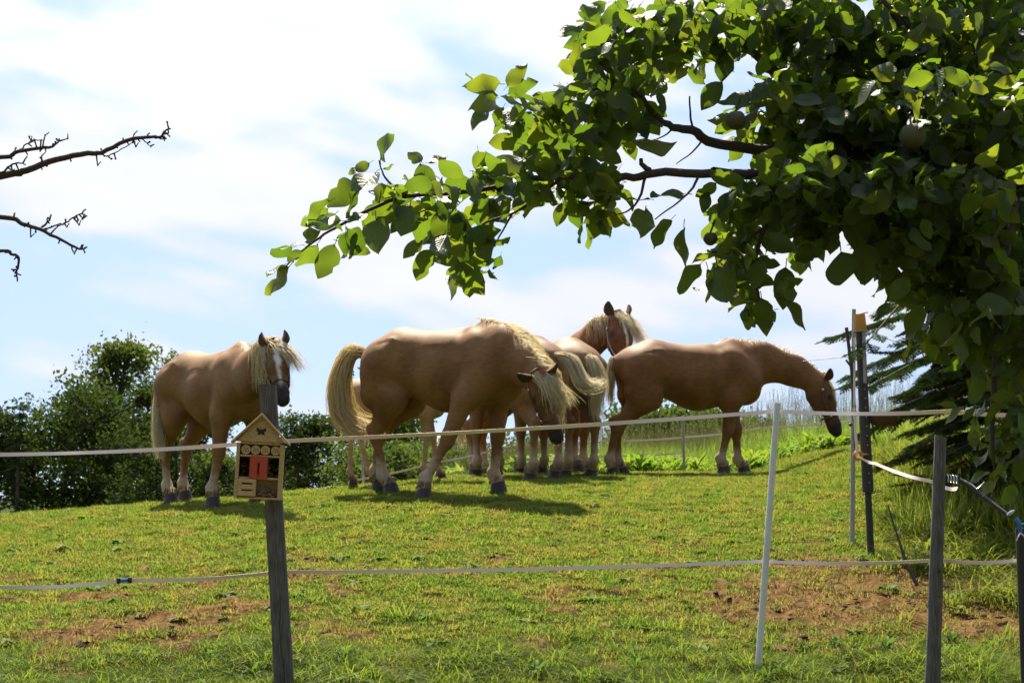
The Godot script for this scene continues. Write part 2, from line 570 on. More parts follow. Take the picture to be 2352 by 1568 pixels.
func make_grass() -> void:
	var r := RandomNumberGenerator.new()
	r.seed = 77
	var short := []
	for k in 6:
		short.append(tuft(100 + k, 18, 0.045, 0.014, 0.042, 0.0045, 0.9))
	var xs := [[], [], [], [], [], []]
	var cs := [[], [], [], [], [], []]
	for i in 150000:      # the grazed turf
		var f := sqrt(r.randf_range(6.6 * 6.6, 18.6 * 18.6))
		var x := r.randf_range(-1, 1) * (f * 0.335 + 1.3)
		var b := bare(x, f)
		if r.randf() < b * 0.66:
			continue
		var k := r.randi() % 6
		var s := r.randf_range(0.65, 1.25) * (1.0 + 0.5 * maxf(0.0, nz.get_noise_2d(x * 3.0, f * 3.0)))
		xs[k].append(Transform3D(Basis(Vector3.UP, r.randf() * TAU).scaled(Vector3(s, s * r.randf_range(0.7, 1.3), s)), on_ground(x, -f)))
		cs[k].append(grass_color(x, f, r).lerp(Color(0.28, 0.205, 0.095), 0.65 * b))
	var g_short_grass := mass("short_grass", "short grazed grass covering the paddock slope", "grass")
	for k in 6:
		scatter(g_short_grass, "tufts", short[k], xs[k], cs[k])
	# longer grass along the foot of the fence
	var longer := []
	for k in 4:
		longer.append(tuft(140 + k, 22, 0.06, 0.06, 0.17, 0.0055, 1.1, 3))
	xs = [[], [], [], []]
	cs = [[], [], [], []]
	for i in 16000:
		var f := r.randf_range(6.3, 9.2)
		var x := r.randf_range(-1, 1) * (f * 0.335 + 1.3)
		var keep := smoothstep(8.25, 7.3, f + 0.5 * nz.get_noise_2d(x * 2.0, 5.0)) + 0.5 * maxf(0.0, nz2.get_noise_2d(x * 2.4, f * 2.4) - 0.25)
		if r.randf() > keep or bare(x, f) > 0.4:
			continue
		var k := r.randi() % 4
		var s := r.randf_range(0.55, 1.1) * (0.75 + 0.7 * nz.get_noise_2d(x * 1.5 + 9.0, f * 1.5))
		xs[k].append(Transform3D(Basis(Vector3.UP, r.randf() * TAU).scaled(Vector3.ONE * maxf(s, 0.35)), on_ground(x, -f)))
		cs[k].append(Color(0.16, 0.265, 0.04).lerp(Color(0.28, 0.325, 0.06), r.randf()) * r.randf_range(0.8, 1.1))
	var g_long_grass := mass("long_grass", "longer lush grass at the foot of the front fence", "grass")
	for k in 4:
		scatter(g_long_grass, "tufts", longer[k], xs[k], cs[k])
	# scattered livelier tufts on the slope
	xs = [[], []]
	cs = [[], []]
	for i in 1500:
		var f := sqrt(r.randf_range(49.0, 18.0 * 18.0))
		var x := r.randf_range(-1, 1) * (f * 0.335 + 0.4)
		if nz2.get_noise_2d(x * 1.3 + 7.0, f * 1.3) < 0.05 + 0.25 * r.randf():
			continue
		var k := r.randi() % 2
		xs[k].append(Transform3D(Basis(Vector3.UP, r.randf() * TAU).scaled(Vector3.ONE * r.randf_range(0.3, 0.62)), on_ground(x, -f)))
		cs[k].append(Color(0.11, 0.18, 0.03) * r.randf_range(0.8, 1.2))
	var g_grass_tufts := mass("grass_tufts", "greener tufts left standing on the grazed slope", "grass")
	for k in 2:
		scatter(g_grass_tufts, "tufts", longer[k], xs[k], cs[k])
	# tall meadow behind the crest
	var tall := []
	for k in 4:
		tall.append(tuft(180 + k, 16, 0.12, 0.3, 0.62, 0.006, 0.35, 3))
	var heads := []
	for k in 2:
		heads.append(seed_stalks(190 + k))
	xs = [[], [], [], [], [], []]
	cs = [[], [], [], [], [], []]
	for i in 15000:
		var f := r.randf_range(17.6, 30.0)
		var x := r.randf_range(-0.14, 0.37) * f
		var edge := 18.1 + 0.5 * nz.get_noise_2d(x * 0.9, 3.0) - 2.2 * smoothstep(3.2, 4.3, x)
		if f < edge or x < -0.9 + 0.4 * nz.get_noise_2d(f, 0.0):
			continue
		var k := r.randi() % 4 if r.randf() < 0.85 else 4 + r.randi() % 2
		var s := r.randf_range(0.55, 1.0) * smoothstep(edge - 1.2, edge + 2.5, f) * (0.72 if x < 0.9 else 1.0)
		xs[k].append(Transform3D(Basis(Vector3.UP, r.randf() * TAU).scaled(Vector3.ONE * maxf(s, 0.3)), on_ground(x, -f)))
		cs[k].append((Color(0.19, 0.34, 0.06).lerp(Color(0.31, 0.38, 0.10), r.randf()) if k < 4 else Color(0.33, 0.33, 0.15)) * r.randf_range(0.8, 1.15))
	var g_meadow_grass := mass("meadow_grass", "tall flowering meadow grass beyond the crest", "grass")
	for k in 6:
		scatter(g_meadow_grass, "tufts", tall[k] if k < 4 else heads[k - 4], xs[k], cs[k])
	# rank grass and weeds round the spruce and the dark post
	xs = [[], [], [], []]
	cs = [[], [], [], []]
	for i in 6000:
		var f := r.randf_range(8.4, 17.5)
		var x := r.randf_range(0.185, 0.46) * f
		var e := x / f - 0.235 - 0.03 * nz.get_noise_2d(f * 1.5, 2.0) + 0.01 * (10.5 - f) * float(f < 10.5)
		if r.randf() > smoothstep(0.0, 0.04, e) or bare(x, f) > 0.3:
			continue
		var k := r.randi() % 4
		xs[k].append(Transform3D(Basis(Vector3.UP, r.randf() * TAU).scaled(Vector3.ONE * r.randf_range(0.8, 2.0)), on_ground(x, -f)))
		cs[k].append(Color(0.16, 0.25, 0.04).lerp(Color(0.32, 0.32, 0.07), r.randf()) * r.randf_range(0.85, 1.1))
	var g_rank_grass := mass("rank_grass", "rank ungrazed grass around the dark post and spruce", "grass")
	for k in 4:
		scatter(g_rank_grass, "tufts", longer[k], xs[k], cs[k])
	# broad-leaved weeds: a green belt in front of the meadow, rosettes on the slope, herbs by the fence
	# tall lush growth at the foot of the spruce
	xs = [[], [], [], []]
	cs = [[], [], [], []]
	for i in 900:
		var f := r.randf_range(10.6, 17.2)
		var x := r.randf_range(0.232, 0.335) * f
		if x / f < 0.24 + 0.02 * nz.get_noise_2d(f * 2.0, 9.0) + 0.006 * maxf(0.0, 13.0 - f):
			continue
		var k := r.randi() % 4
		xs[k].append(Transform3D(Basis(Vector3.UP, r.randf() * TAU).scaled(Vector3.ONE * r.randf_range(0.45, 0.95)), on_ground(x, -f)))
		cs[k].append(Color(0.19, 0.30, 0.05).lerp(Color(0.36, 0.38, 0.09), r.randf()))
	var g_lush := mass("lush_grass", "tall bright lush grass at the foot of the spruce", "grass")
	for k in 4:
		scatter(g_lush, "tufts", tall[k], xs[k], cs[k])
	var ros := [rosette(201, 9, 0.09, 0.03, 0.35), rosette(202, 12, 0.07, 0.035, 0.5), rosette(203, 26, 0.16, 0.035, 1.2), rosette(204, 30, 0.13, 0.026, 1.6)]
	xs = [[], [], [], []]
	cs = [[], [], [], []]
	for i in 900:
		var f := r.randf_range(17.2, 19.6)
		var x := r.randf_range(-0.055, 0.37) * f
		var k := 2 + r.randi() % 2
		xs[k].append(Transform3D(Basis(Vector3.UP, r.randf() * TAU).scaled(Vector3.ONE * r.randf_range(0.5, 1.25)), on_ground(x, -f - 0.5 - 0.5 * nz.get_noise_2d(x * 0.9, 3.0))))
		cs[k].append(Color(0.18, 0.29, 0.04).lerp(Color(0.28, 0.34, 0.06), r.randf()))
	for i in 330:
		var f := sqrt(r.randf_range(40.0, 17.0 * 17.0))
		var x := r.randf_range(-1, 1) * (f * 0.335 + 0.2)
		var k := r.randi() % 2
		xs[k].append(Transform3D(Basis(Vector3.UP, r.randf() * TAU).scaled(Vector3.ONE * r.randf_range(0.5, 1.2)), on_ground(x, -f)))
		cs[k].append(Color(0.07, 0.13, 0.025).lerp(Color(0.16, 0.2, 0.04), r.randf()))
	for i in 110:
		var f := r.randf_range(6.8, 7.9)
		var x := r.randf_range(-1, 1) * (f * 0.335 + 0.2)
		var k := 1 + r.randi() % 3
		xs[k].append(Transform3D(Basis(Vector3.UP, r.randf() * TAU).scaled(Vector3.ONE * r.randf_range(0.2, 0.5)), on_ground(x, -f)))
		cs[k].append(Color(0.07, 0.13, 0.025).lerp(Color(0.13, 0.2, 0.04), r.randf()))
	for i in 160:
		var f := r.randf_range(9.5, 17.0)
		var x := r.randf_range(0.25, 0.34) * f
		var k := 2 + r.randi() % 2
		xs[k].append(Transform3D(Basis(Vector3.UP, r.randf() * TAU).scaled(Vector3.ONE * r.randf_range(0.35, 0.8)), on_ground(x, -f)))
		cs[k].append(Color(0.11, 0.18, 0.03).lerp(Color(0.22, 0.23, 0.045), r.randf()))
	var g_broadleaf_weeds := mass("broadleaf_weeds", "low broad-leaved weeds growing among the grass", "weeds")
	for k in 4:
		scatter(g_broadleaf_weeds, "tufts", ros[k], xs[k], cs[k])
	# clods and droppings
	var cl := MB.new()
	var cr := RandomNumberGenerator.new()
	cr.seed = 5
	cl.ball(Transform3D.IDENTITY, Vector3(1, 0.7, 1), 6, 9)
	for i in cl.v.size():
		cl.v[i] *= 1.0 + 0.6 * nz2.get_noise_3dv(cl.v[i] * 1.6 + Vector3(5, 1, 2))
	var clod := cl.mesh(grained([Color(0.6, 0.6, 0.6), Color.WHITE], 0.06, Vector3(2, 2, 2), 33, 0.95, 1.0, true))
	var cx := []
	var cc := []
	for i in 6000:
		var f := sqrt(r.randf_range(42.0, 16.0 * 16.0))
		var x := r.randf_range(-1, 1) * (f * 0.335 + 0.2)
		if r.randf() > bare(x, f) * 0.55 + 0.03:
			continue
		var s := r.randf_range(0.005, 0.02) * (1.6 if r.randf() < 0.06 else 1.0)
		cx.append(Transform3D(Basis(Vector3.UP, r.randf() * TAU).scaled(Vector3(s * r.randf_range(0.8, 1.6), s * r.randf_range(0.35, 0.75), s)), on_ground(x, -f) + Vector3.UP * s * 0.2))
		cc.append(Color(0.05, 0.026, 0.012).lerp(Color(0.14, 0.08, 0.036), r.randf()))
	tag(scatter(self, "soil_clods", clod, cx, cc), "crumbled clods of brown earth on the bare patches", "soil", "")

func seed_stalks(seed_: int) -> ArrayMesh:
	var r := RandomNumberGenerator.new()
	r.seed = seed_
	var m := MB.new()
	for i in 7:
		var a := r.randf() * TAU
		var d := Vector3(cos(a), 0, sin(a))
		var h := r.randf_range(0.55, 0.95)
		var pts := []
		for k in 4:
			var t := k / 3.0
			pts.append(d * (0.1 * r.randf() + 0.12 * h * t * t) + Vector3.UP * h * t)
		m.tube(pts, 0.0018, 0.0008, 3, Color(0.8, 0.95, 0.6))
		for k in 9:
			var t := 0.72 + 0.28 * k / 8.0
			var p: Vector3 = pts[3].lerp(pts[2], (1.0 - t) * 3.0)
			var b := r.randf() * TAU
			m.tube([p, p + Vector3(cos(b) * 0.02, 0.022, sin(b) * 0.02)], 0.0035, 0.0005, 3)
	return m.mesh(M.grass)


# ---------------------------------------------------------------- a body as one surface: joined tapered bones, meshed as surface nets
# each bone: [a, b, radius at a, radius at b, join, flattening direction, flattening]
func skin(bones: Array, cell: float, paint: Callable) -> MB:
	var lo := Vector3.ONE * 1e9
	var hi := Vector3.ONE * -1e9
	for q in bones:
		var r: float = maxf(q[2], q[3]) + 3.0 * cell
		lo = lo.min(q[0] - Vector3.ONE * r).min(q[1] - Vector3.ONE * r)
		hi = hi.max(q[0] + Vector3.ONE * r).max(q[1] + Vector3.ONE * r)
	var nx := int((hi.x - lo.x) / cell) + 2
	var ny := int((hi.y - lo.y) / cell) + 2
	var nzz := int((hi.z - lo.z) / cell) + 2
	var fld := PackedFloat32Array()
	fld.resize(nx * ny * nzz)
	fld.fill(0.5)
	for q in bones:
		var a: Vector3 = q[0]
		var b: Vector3 = q[1]
		var ra: float = q[2]
		var rb: float = q[3]
		var k: float = q[4]
		var ab := b - a
		var l2 := maxf(ab.length_squared(), 1e-9)
		var w: Vector3 = q[5]
		w = (w - ab * (w.dot(ab) / l2)).normalized()
		var sq: float = 1.0 / float(q[6]) - 1.0
		var mr := maxf(ra, rb) + maxf(k, 3.0 * cell)
		var blo := (a.min(b) - Vector3.ONE * mr - lo) / cell
		var bhi := (a.max(b) + Vector3.ONE * mr - lo) / cell
		var ik := 0.25 / k
		var dr := rb - ra
		for z in range(maxi(int(blo.z), 0), mini(int(bhi.z) + 1, nzz)):
			for y in range(maxi(int(blo.y), 0), mini(int(bhi.y) + 1, ny)):
				var at := (z * ny + y) * nx
				for x in range(maxi(int(blo.x), 0), mini(int(bhi.x) + 1, nx)):
					var p := lo + Vector3(x, y, z) * cell - a
					p += w * (p.dot(w) * sq)
					var t := clampf(p.dot(ab) / l2, 0.0, 1.0)
					var d := (p - ab * t).length() - ra - dr * t
					var o := fld[at + x]
					var h := k - absf(d - o)
					fld[at + x] = minf(d, o) - (h * h * ik if h > 0.0 else 0.0)
	var m := MB.new()
	var id := PackedInt32Array()
	id.resize(nx * ny * nzz)
	id.fill(-1)
	var sy := nx
	var sz := nx * ny
	var ofs := [0, 1, sy, sy + 1, sz, sz + 1, sz + sy, sz + sy + 1]
	var edges := [[0, 1], [2, 3], [4, 5], [6, 7], [0, 2], [1, 3], [4, 6], [5, 7], [0, 4], [1, 5], [2, 6], [3, 7]]
	for z in nzz - 1:
		for y in ny - 1:
			var row := (z * ny + y) * nx
			for x in nx - 1:
				var i := row + x
				var f0 := fld[i]
				if f0 > 0.06 or f0 < -0.06:
					continue
				var s := int(f0 < 0) + int(fld[i + 1] < 0) + int(fld[i + sy] < 0) + int(fld[i + sy + 1] < 0) + int(fld[i + sz] < 0) + int(fld[i + sz + 1] < 0) + int(fld[i + sz + sy] < 0) + int(fld[i + sz + sy + 1] < 0)
				if s == 0 or s == 8:
					continue
				var sum := Vector3.ZERO
				var cnt := 0
				for e in edges:
					var fa := fld[i + ofs[e[0]]]
					var fb := fld[i + ofs[e[1]]]
					if (fa < 0) != (fb < 0):
						var t := fa / (fa - fb)
						var ca := Vector3(e[0] & 1, (e[0] >> 1) & 1, e[0] >> 2)
						var cb := Vector3(e[1] & 1, (e[1] >> 1) & 1, e[1] >> 2)
						sum += ca.lerp(cb, t)
						cnt += 1
				var g := Vector3(
					fld[i + 1] + fld[i + sy + 1] + fld[i + sz + 1] + fld[i + sz + sy + 1] - f0 - fld[i + sy] - fld[i + sz] - fld[i + sz + sy],
					fld[i + sy] + fld[i + sy + 1] + fld[i + sz + sy] + fld[i + sz + sy + 1] - f0 - fld[i + 1] - fld[i + sz] - fld[i + sz + 1],
					fld[i + sz] + fld[i + sz + 1] + fld[i + sz + sy] + fld[i + sz + sy + 1] - f0 - fld[i + 1] - fld[i + sy] - fld[i + sy + 1])
				var p := lo + (Vector3(x, y, z) + sum / cnt) * cell
				var nn := g.normalized()
				id[i] = m.vert(p, nn, paint.call(p, nn))
	for z in range(1, nzz - 1):
		for y in range(1, ny - 1):
			var row := (z * ny + y) * nx
			for x in range(1, nx - 1):
				var i := row + x
				if id[i] < 0:
					continue
				var s0 := fld[i] < 0
				if s0 != (fld[i + 1] < 0):
					quad(m, id[i], id[i - sy], id[i - sy - sz], id[i - sz])
				if s0 != (fld[i + sy] < 0):
					quad(m, id[i], id[i - 1], id[i - 1 - sz], id[i - sz])
				if s0 != (fld[i + sz] < 0):
					quad(m, id[i], id[i - 1], id[i - 1 - sy], id[i - sy])
	return m

func quad(m: MB, a: int, b: int, c: int, d: int) -> void:
	if a < 0 or b < 0 or c < 0 or d < 0:
		return
	m.tri(a, b, c)
	m.tri(a, c, d)

func through(pts: Array, t: float) -> Vector3:   # a smooth curve through the points
	var n := pts.size() - 1
	var x := clampf(t, 0.0, 1.0) * n
	var i := mini(int(x), n - 1)
	return pts[i].cubic_interpolate(pts[i + 1], pts[maxi(i - 1, 0)], pts[mini(i + 2, n)], x - i)


# ---------------------------------------------------------------- horses
# o: at [x, y of the feet, distance], turn, size, neck, poll, muzzle (each [x, y, how much nearer than the body]), hooves, tail, mane, coat ...
func horse(label: String, o: Dictionary) -> Node3D:
	var at: Array = o.at
	var base := P(at[0], at[1], at[2])
	base.y = ground_at(base.x, base.z)
	var t := thing("horse", label, "horse", base, "horses grazing on the crest")
	t.rotation.y = deg_to_rad(o.turn)
	var inv := Basis(Vector3.UP, t.rotation.y).inverse()
	var fwd := Basis(Vector3.UP, t.rotation.y)
	var sc: float = o.get("size", 1.0)
	var r := RandomNumberGenerator.new()
	r.seed = int(o.get("seed", 3))
	var L := func(a: Array) -> Vector3: return inv * (P(a[0], a[1], at[2] - a[2]) - base)
	var Z := Vector3(0, 0, 1)
	var bones := []
	var lift: float = o.get("lift", 0.0)      # longer legs, as a foal has
	var V := func(x: float, y: float, z: float) -> Vector3: return Vector3(x, y, z) * sc + Vector3(0, lift * clampf(y / 0.6, 0.0, 1.0), 0)
	var add := func(a: Vector3, b: Vector3, ra: float, rb: float, k: float, w: Vector3, s: float) -> void: bones.append([a, b, ra * sc, rb * sc, k * sc, w, s])
	# trunk
	add.call(V.call(0.42, 0.99, 0), V.call(0.05, 0.968, 0), 0.28, 0.302, 0.1, Z, 0.84)
	add.call(V.call(0.05, 0.965, 0), V.call(-0.36, 1.045, 0), 0.304, 0.24, 0.1, Z, 0.93)
	add.call(V.call(-0.36, 1.07, 0), V.call(-0.58, 1.06, 0), 0.25, 0.235, 0.1, Z, 0.98)
	add.call(V.call(0.42, 1.24, 0), V.call(0.14, 1.19, 0), 0.145, 0.115, 0.1, Z, 0.62)
	add.call(V.call(0.14, 1.165, 0), V.call(-0.42, 1.19, 0), 0.125, 0.145, 0.09, Z, 1.45)
	add.call(V.call(-0.44, 1.19, 0), V.call(-0.70, 1.09, 0), 0.165, 0.135, 0.08, Z, 1.0)
	add.call(V.call(0.58, 1.04, 0), V.call(0.58, 0.86, 0), 0.19, 0.15, 0.1, Z, 0.95)
	add.call(V.call(-0.78, 1.13, 0), V.call(-0.85, 1.05, 0), 0.05, 0.035, 0.05, Z, 1.0)
	for sd in [-1.0, 1.0]:      # point of the hip, ribs springing behind the shoulder, stifle
		add.call(V.call(-0.40, 1.20, sd * 0.2), V.call(-0.43, 1.14, sd * 0.225), 0.05, 0.055, 0.05, Z, 1.0)
		add.call(V.call(0.30, 1.27, sd * 0.05), V.call(0.44, 1.05, sd * 0.19), 0.06, 0.07, 0.05, Z, 0.8)
		add.call(V.call(-0.44, 0.79, sd * 0.2), V.call(-0.46, 0.72, sd * 0.18), 0.07, 0.06, 0.05, Z, 0.9)
	for sd in [-1.0, 1.0]:
		add.call(V.call(-0.53, 1.04, sd * 0.14), V.call(-0.60, 0.82, sd * 0.15), 0.215, 0.155, 0.08, Z, 0.78)
		add.call(V.call(0.38, 1.14, sd * 0.12), V.call(0.55, 0.93, sd * 0.16), 0.15, 0.125, 0.08, Z, 0.7)
		add.call(V.call(0.50, 0.95, sd * 0.15), V.call(0.40, 0.80, sd * 0.165), 0.135, 0.11, 0.07, Z, 0.72)
	# legs
	var hoof_at := []
	var hk: Dictionary = o.get("hooves", {})
	for leg in ["front_left", "front_right", "hind_left", "hind_right"]:
		var front: bool = leg.begins_with("front")
		var sd: float = 1.0 if leg.ends_with("right") else -1.0
		var j: Array = [[0.49, 0.96, 0.13], [0.42, 0.76, 0.15], [0.455, 0.45, 0.13], [0.445, 0.155, 0.13], [0.49, 0.075, 0.13], [0.505, 0.0, 0.13]] if front else [[-0.56, 0.98, 0.13], [-0.46, 0.77, 0.17], [-0.705, 0.50, 0.14], [-0.675, 0.155, 0.14], [-0.62, 0.075, 0.14], [-0.60, 0.0, 0.14]]
		var ps := []
		for q in j:
			ps.append(V.call(q[0], q[1], q[2] * sd))
		var h: Vector3 = base + fwd * ps[5]
		var off := Vector3.ZERO
		if hk.has(leg):
			var v: Array = hk[leg]
			var want := P(v[0], at[1], -h.z - v[1])
			off = inv * (want - h)
			h = want
		off.y = ground_at(h.x, h.z) - base.y
		for i in 6:
			var f := clampf(1.0 - ps[i].y / (0.95 * sc + lift), 0.0, 1.0)
			ps[i] += Vector3(off.x, off.y, off.z) * f
		if hk.has(leg) and hk[leg].size() > 2:      # a bent, resting leg: the fetlock rolls forward over the toe
			ps[3] += fwd.inverse() * Vector3.ZERO + Vector3(hk[leg][2], 0.02, 0) * sc
		hoof_at.append([ps[4], ps[5]])
		if front:
			add.call(ps[0], ps[1], 0.135, 0.115, 0.06, Z, 0.75)
			add.call(ps[1], ps[2], 0.10, 0.058, 0.05, Z, 0.85)
			add.call(ps[2] + Vector3(0.008, 0.025, 0) * sc, ps[2] - Vector3(0, 0.03, 0) * sc, 0.063, 0.054, 0.025, Z, 0.9)
		else:
			add.call(ps[0], ps[1], 0.19, 0.13, 0.06, Z, 0.75)
			add.call(ps[1], ps[2], 0.138, 0.06, 0.06, Z, 0.74)
			add.call(ps[2] + Vector3(-0.03, 0.04, 0) * sc, ps[2] + Vector3(0.01, -0.04, 0) * sc, 0.056, 0.058, 0.025, Z, 0.85)
		add.call(ps[2], ps[3], 0.044, 0.04, 0.03, Z, 0.85)
		add.call(ps[3] + Vector3(-0.012, 0.012, 0) * sc, ps[3] + Vector3(0, -0.012, 0) * sc, 0.052, 0.05, 0.025, Z, 0.9)
		add.call(ps[3], ps[4], 0.05, 0.054, 0.025, Z, 0.95)
	# neck and head
	var nk := [V.call(0.46, 1.10, 0)]
	for q in o.neck:
		nk.append(L.call(q))
	var poll: Vector3 = L.call(o.poll)
	var muz: Vector3 = L.call(o.muzzle)
	nk.append(poll)
	var nr: Array = [0.255, 0.195, 0.148, 0.11] if nk.size() == 4 else [0.265, 0.18, 0.112]
	for i in nk.size() - 1:
		var d: Vector3 = nk[i + 1] - nk[i]
		var w := d.cross(Vector3.UP).normalized()
		add.call(nk[i], nk[i + 1], nr[i], nr[i + 1], 0.09, w, 0.58)
	var f: Vector3 = (muz - poll).normalized()
	var nd: Vector3 = (poll - nk[nk.size() - 2]).normalized()
	if o.has("brow"):
		nd = (inv * Vector3(o.brow[0], o.brow[1], o.brow[2])).normalized()
	var fn := (nd - f * nd.dot(f)).normalized()
	var fw := f.cross(fn)
	var hs := (muz - poll).length() / 0.56
	var H := func(a: float, b: float, c: float) -> Vector3: return poll + (f * a + fn * b + fw * c) * hs
	var hb := func(a: Vector3, b: Vector3, ra: float, rb: float, k: float, s: float) -> void: bones.append([a, b, ra * hs, rb * hs, k * hs, fw, s])
	hb.call(H.call(-0.02, -0.02, 0), H.call(0.20, -0.015, 0), 0.112, 0.106, 0.05, 0.9)
	hb.call(H.call(0.08, -0.10, 0), H.call(0.21, -0.10, 0), 0.108, 0.092, 0.05, 0.7)
	hb.call(H.call(0.20, -0.03, 0), H.call(0.46, -0.035, 0), 0.098, 0.066, 0.04, 0.84)
	hb.call(H.call(0.46, -0.045, 0), H.call(0.535, -0.055, 0), 0.07, 0.06, 0.03, 1.0)
	hb.call(H.call(0.38, -0.085, 0), H.call(0.50, -0.10, 0), 0.038, 0.034, 0.03, 1.1)
	for sd in [-1.0, 1.0]:
		hb.call(H.call(0.13, 0.025, sd * 0.068), H.call(0.21, 0.015, sd * 0.07), 0.032, 0.03, 0.03, 1.0)
		hb.call(H.call(0.53, -0.025, sd * 0.036), H.call(0.55, -0.045, sd * 0.038), 0.025, 0.022, 0.02, 1.0)
	var coat: Color = o.coat
	var pale: Color = o.get("pale", Color(0.42, 0.33, 0.23))
	var high: float = o.get("stocking", 0.36)
	var blaze: float = o.get("blaze", 0.0)
	var hoofs := hoof_at
	var paint := func(p: Vector3, nn: Vector3) -> Color:
		var k := nz.get_noise_3d(p.x * 9.0, p.y * 9.0, p.z * 9.0 + at[0])
		var c := coat.lerp(coat * Color(0.74, 0.7, 0.66), smoothstep(-0.5, 0.7, nz.get_noise_3d(p.x * 2.6, p.y * 2.6, p.z * 2.6 + at[0])))
		var y := p.y / sc + 0.06 * k
		c = c.lerp(pale, smoothstep(high, high - 0.14, y))
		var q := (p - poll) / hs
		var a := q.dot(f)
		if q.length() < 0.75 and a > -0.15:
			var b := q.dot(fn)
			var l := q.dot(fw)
			c = c.lerp(coat * 0.55, smoothstep(-0.05, 0.15, a))  # partly a darker face, partly shade on the head painted into the coat
			c = c.lerp(Color(0.035, 0.026, 0.024), smoothstep(0.37, 0.46, a + 0.03 * k))
			if blaze > 0.0 and b > 0.0:
				c = c.lerp(Color(0.62, 0.57, 0.52), smoothstep(blaze, blaze * 0.6, absf(l) + 0.012 * k + 0.05 * maxf(0.0, a - 0.2)) * smoothstep(0.02, 0.06, a) * smoothstep(0.5, 0.3, a))
			var eyed := Vector2(a - 0.175, b - 0.012).length()
			if absf(l) > 0.05:
				c = c.lerp(Color(0.03, 0.02, 0.016), smoothstep(0.045, 0.025, eyed))
		return Color(c.r, c.g, c.b)
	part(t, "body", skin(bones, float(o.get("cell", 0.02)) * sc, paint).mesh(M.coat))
	# hooves
	for q in hoof_at:
		var m := MB.new()
		var top: Vector3 = q[0] + Vector3(0.0, 0.012, 0) * sc
		var bot: Vector3 = q[1]
		var rings := []
		for i in 4:
			var c: Vector3 = top.lerp(bot, [0.0, 0.08, 0.94, 1.0][i])
			var rr: float = [0.046, 0.054, 0.071, 0.069][i] * sc
			for k in 14:
				var a := TAU * k / 14
				m.vert(c + Vector3(cos(a) * rr * 1.08, (0.0 if i > 1 else -0.012 * sc * cos(a + PI)), sin(a) * rr), Vector3(cos(a), 0.35, sin(a)).normalized())
		for i in 3:
			for k in 14:
				var p := i * 14 + k
				var p2 := i * 14 + (k + 1) % 14
				m.tri(p, p2, p + 14)
				m.tri(p2, p2 + 14, p + 14)
		part(t, "hoof", m.mesh(M.hoof))
	# ears
	for sd in [-1.0, 1.0]:
		var ea: Vector3 = H.call(-0.025, 0.055, sd * 0.062)
		var ear_to: Array = o.get("ears", [-0.55, 0.75, 0.28])
		var ed: Vector3 = (f * ear_to[0] + fn * ear_to[1] + fw * sd * ear_to[2]).normalized()
		var es: Vector3 = ed.cross(fn * 0.4 + fw * sd).normalized()
		var en: Vector3 = es.cross(ed)
		var m := MB.new()
		for i in 9:
			var u := i / 8.0
			var wd := (0.018 + 0.036 * sin(pow(u, 0.75) * PI)) * (1.0 if u < 0.98 else 0.1) * hs
			for k in 10:
				var a := TAU * k / 10
				var dd: Vector3 = es * cos(a) * wd + en * (sin(a) * wd * 0.45 + (0.4 * wd * cos(a) * cos(a)))
				var c := (coat * 0.7).lerp(Color(0.05, 0.035, 0.03), smoothstep(0.55, 0.95, u) if sin(a) < 0.2 else 0.9)
				m.vert(ea + ed * (0.145 * hs * u) + en * (0.02 * sin(u * 3.0)) + dd, (es * cos(a) * 0.6 + en * sin(a)).normalized(), Color(c.r, c.g, c.b))
		for i in 8:
			for k in 10:
				var p := i * 10 + k
				var p2 := i * 10 + (k + 1) % 10
				m.tri(p, p2, p + 10)
				m.tri(p2, p2 + 10, p + 10)
		part(t, "ear", m.mesh(M.coat))
		var ey := MB.new()
		var ec: Vector3 = H.call(0.175, 0.012, sd * 0.082)
		ey.ball(Transform3D(Basis(f, fn, fw), ec), Vector3(0.024, 0.018, 0.016) * hs, 8, 10)
		part(t, "eye", ey.mesh(M.eye))
		var no := MB.new()
		no.ball(Transform3D(Basis(f, fn, fw).rotated(fw, 0.5), H.call(0.565, -0.035, sd * 0.044)), Vector3(0.02, 0.009, 0.012) * hs, 6, 8)
		part(t, "nostril", no.mesh(M.eye))
	# mane: locks rooted along the crest of the neck
	var flax: Color = o.get("flax", Color(0.88, 0.82, 0.69))
	var crest := [V.call(0.36, 1.375, 0)]
	for i in range(1, nk.size()):
		var d: Vector3 = nk[i] - nk[i - 1]
		if i < nk.size() - 1:
			d = nk[i + 1] - nk[i - 1]
		var side := d.cross(Vector3.UP).normalized()
		crest.append(nk[i] + side.cross(d).normalized() * nr[i] * 0.97 * sc)
	var mm := MB.new()
	var ms: float = o.get("mane_side", 1.0)
	var ml: float = o.get("mane_length", 0.32)
	var mane_n := int(o.get("mane_locks", 260)) * 2
	for i in mane_n:
		var u := lerpf(float(o.get("mane_from", 0.0)), 1.0, pow(r.randf(), 0.8))
		var p0 := through(crest, u)
		var p1 := through(crest, minf(u + 0.03, 1.0))
		var p2 := through(crest, maxf(u - 0.03, 0.0))
		var d := (p1 - p2).normalized()
		var w := d.cross(Vector3.UP).normalized()
		var up := w.cross(d).normalized()
		var s := ms if r.randf() < float(o.get("mane_share", 0.9)) else -ms
		var hw: float = lerpf(0.13, 0.075, u) * sc * float(o.get("mane_out", 1.0))
		var len := ml * sc * r.randf_range(0.55, 1.15) * (0.75 + 0.5 * u)
		var pts := []
		var wav := r.randf() * TAU
		var lean := r.randf_range(-0.06, 0.16)
		p0 += up * r.randf_range(-0.02, 0.012) + w * r.randfn(0.0, 0.012)
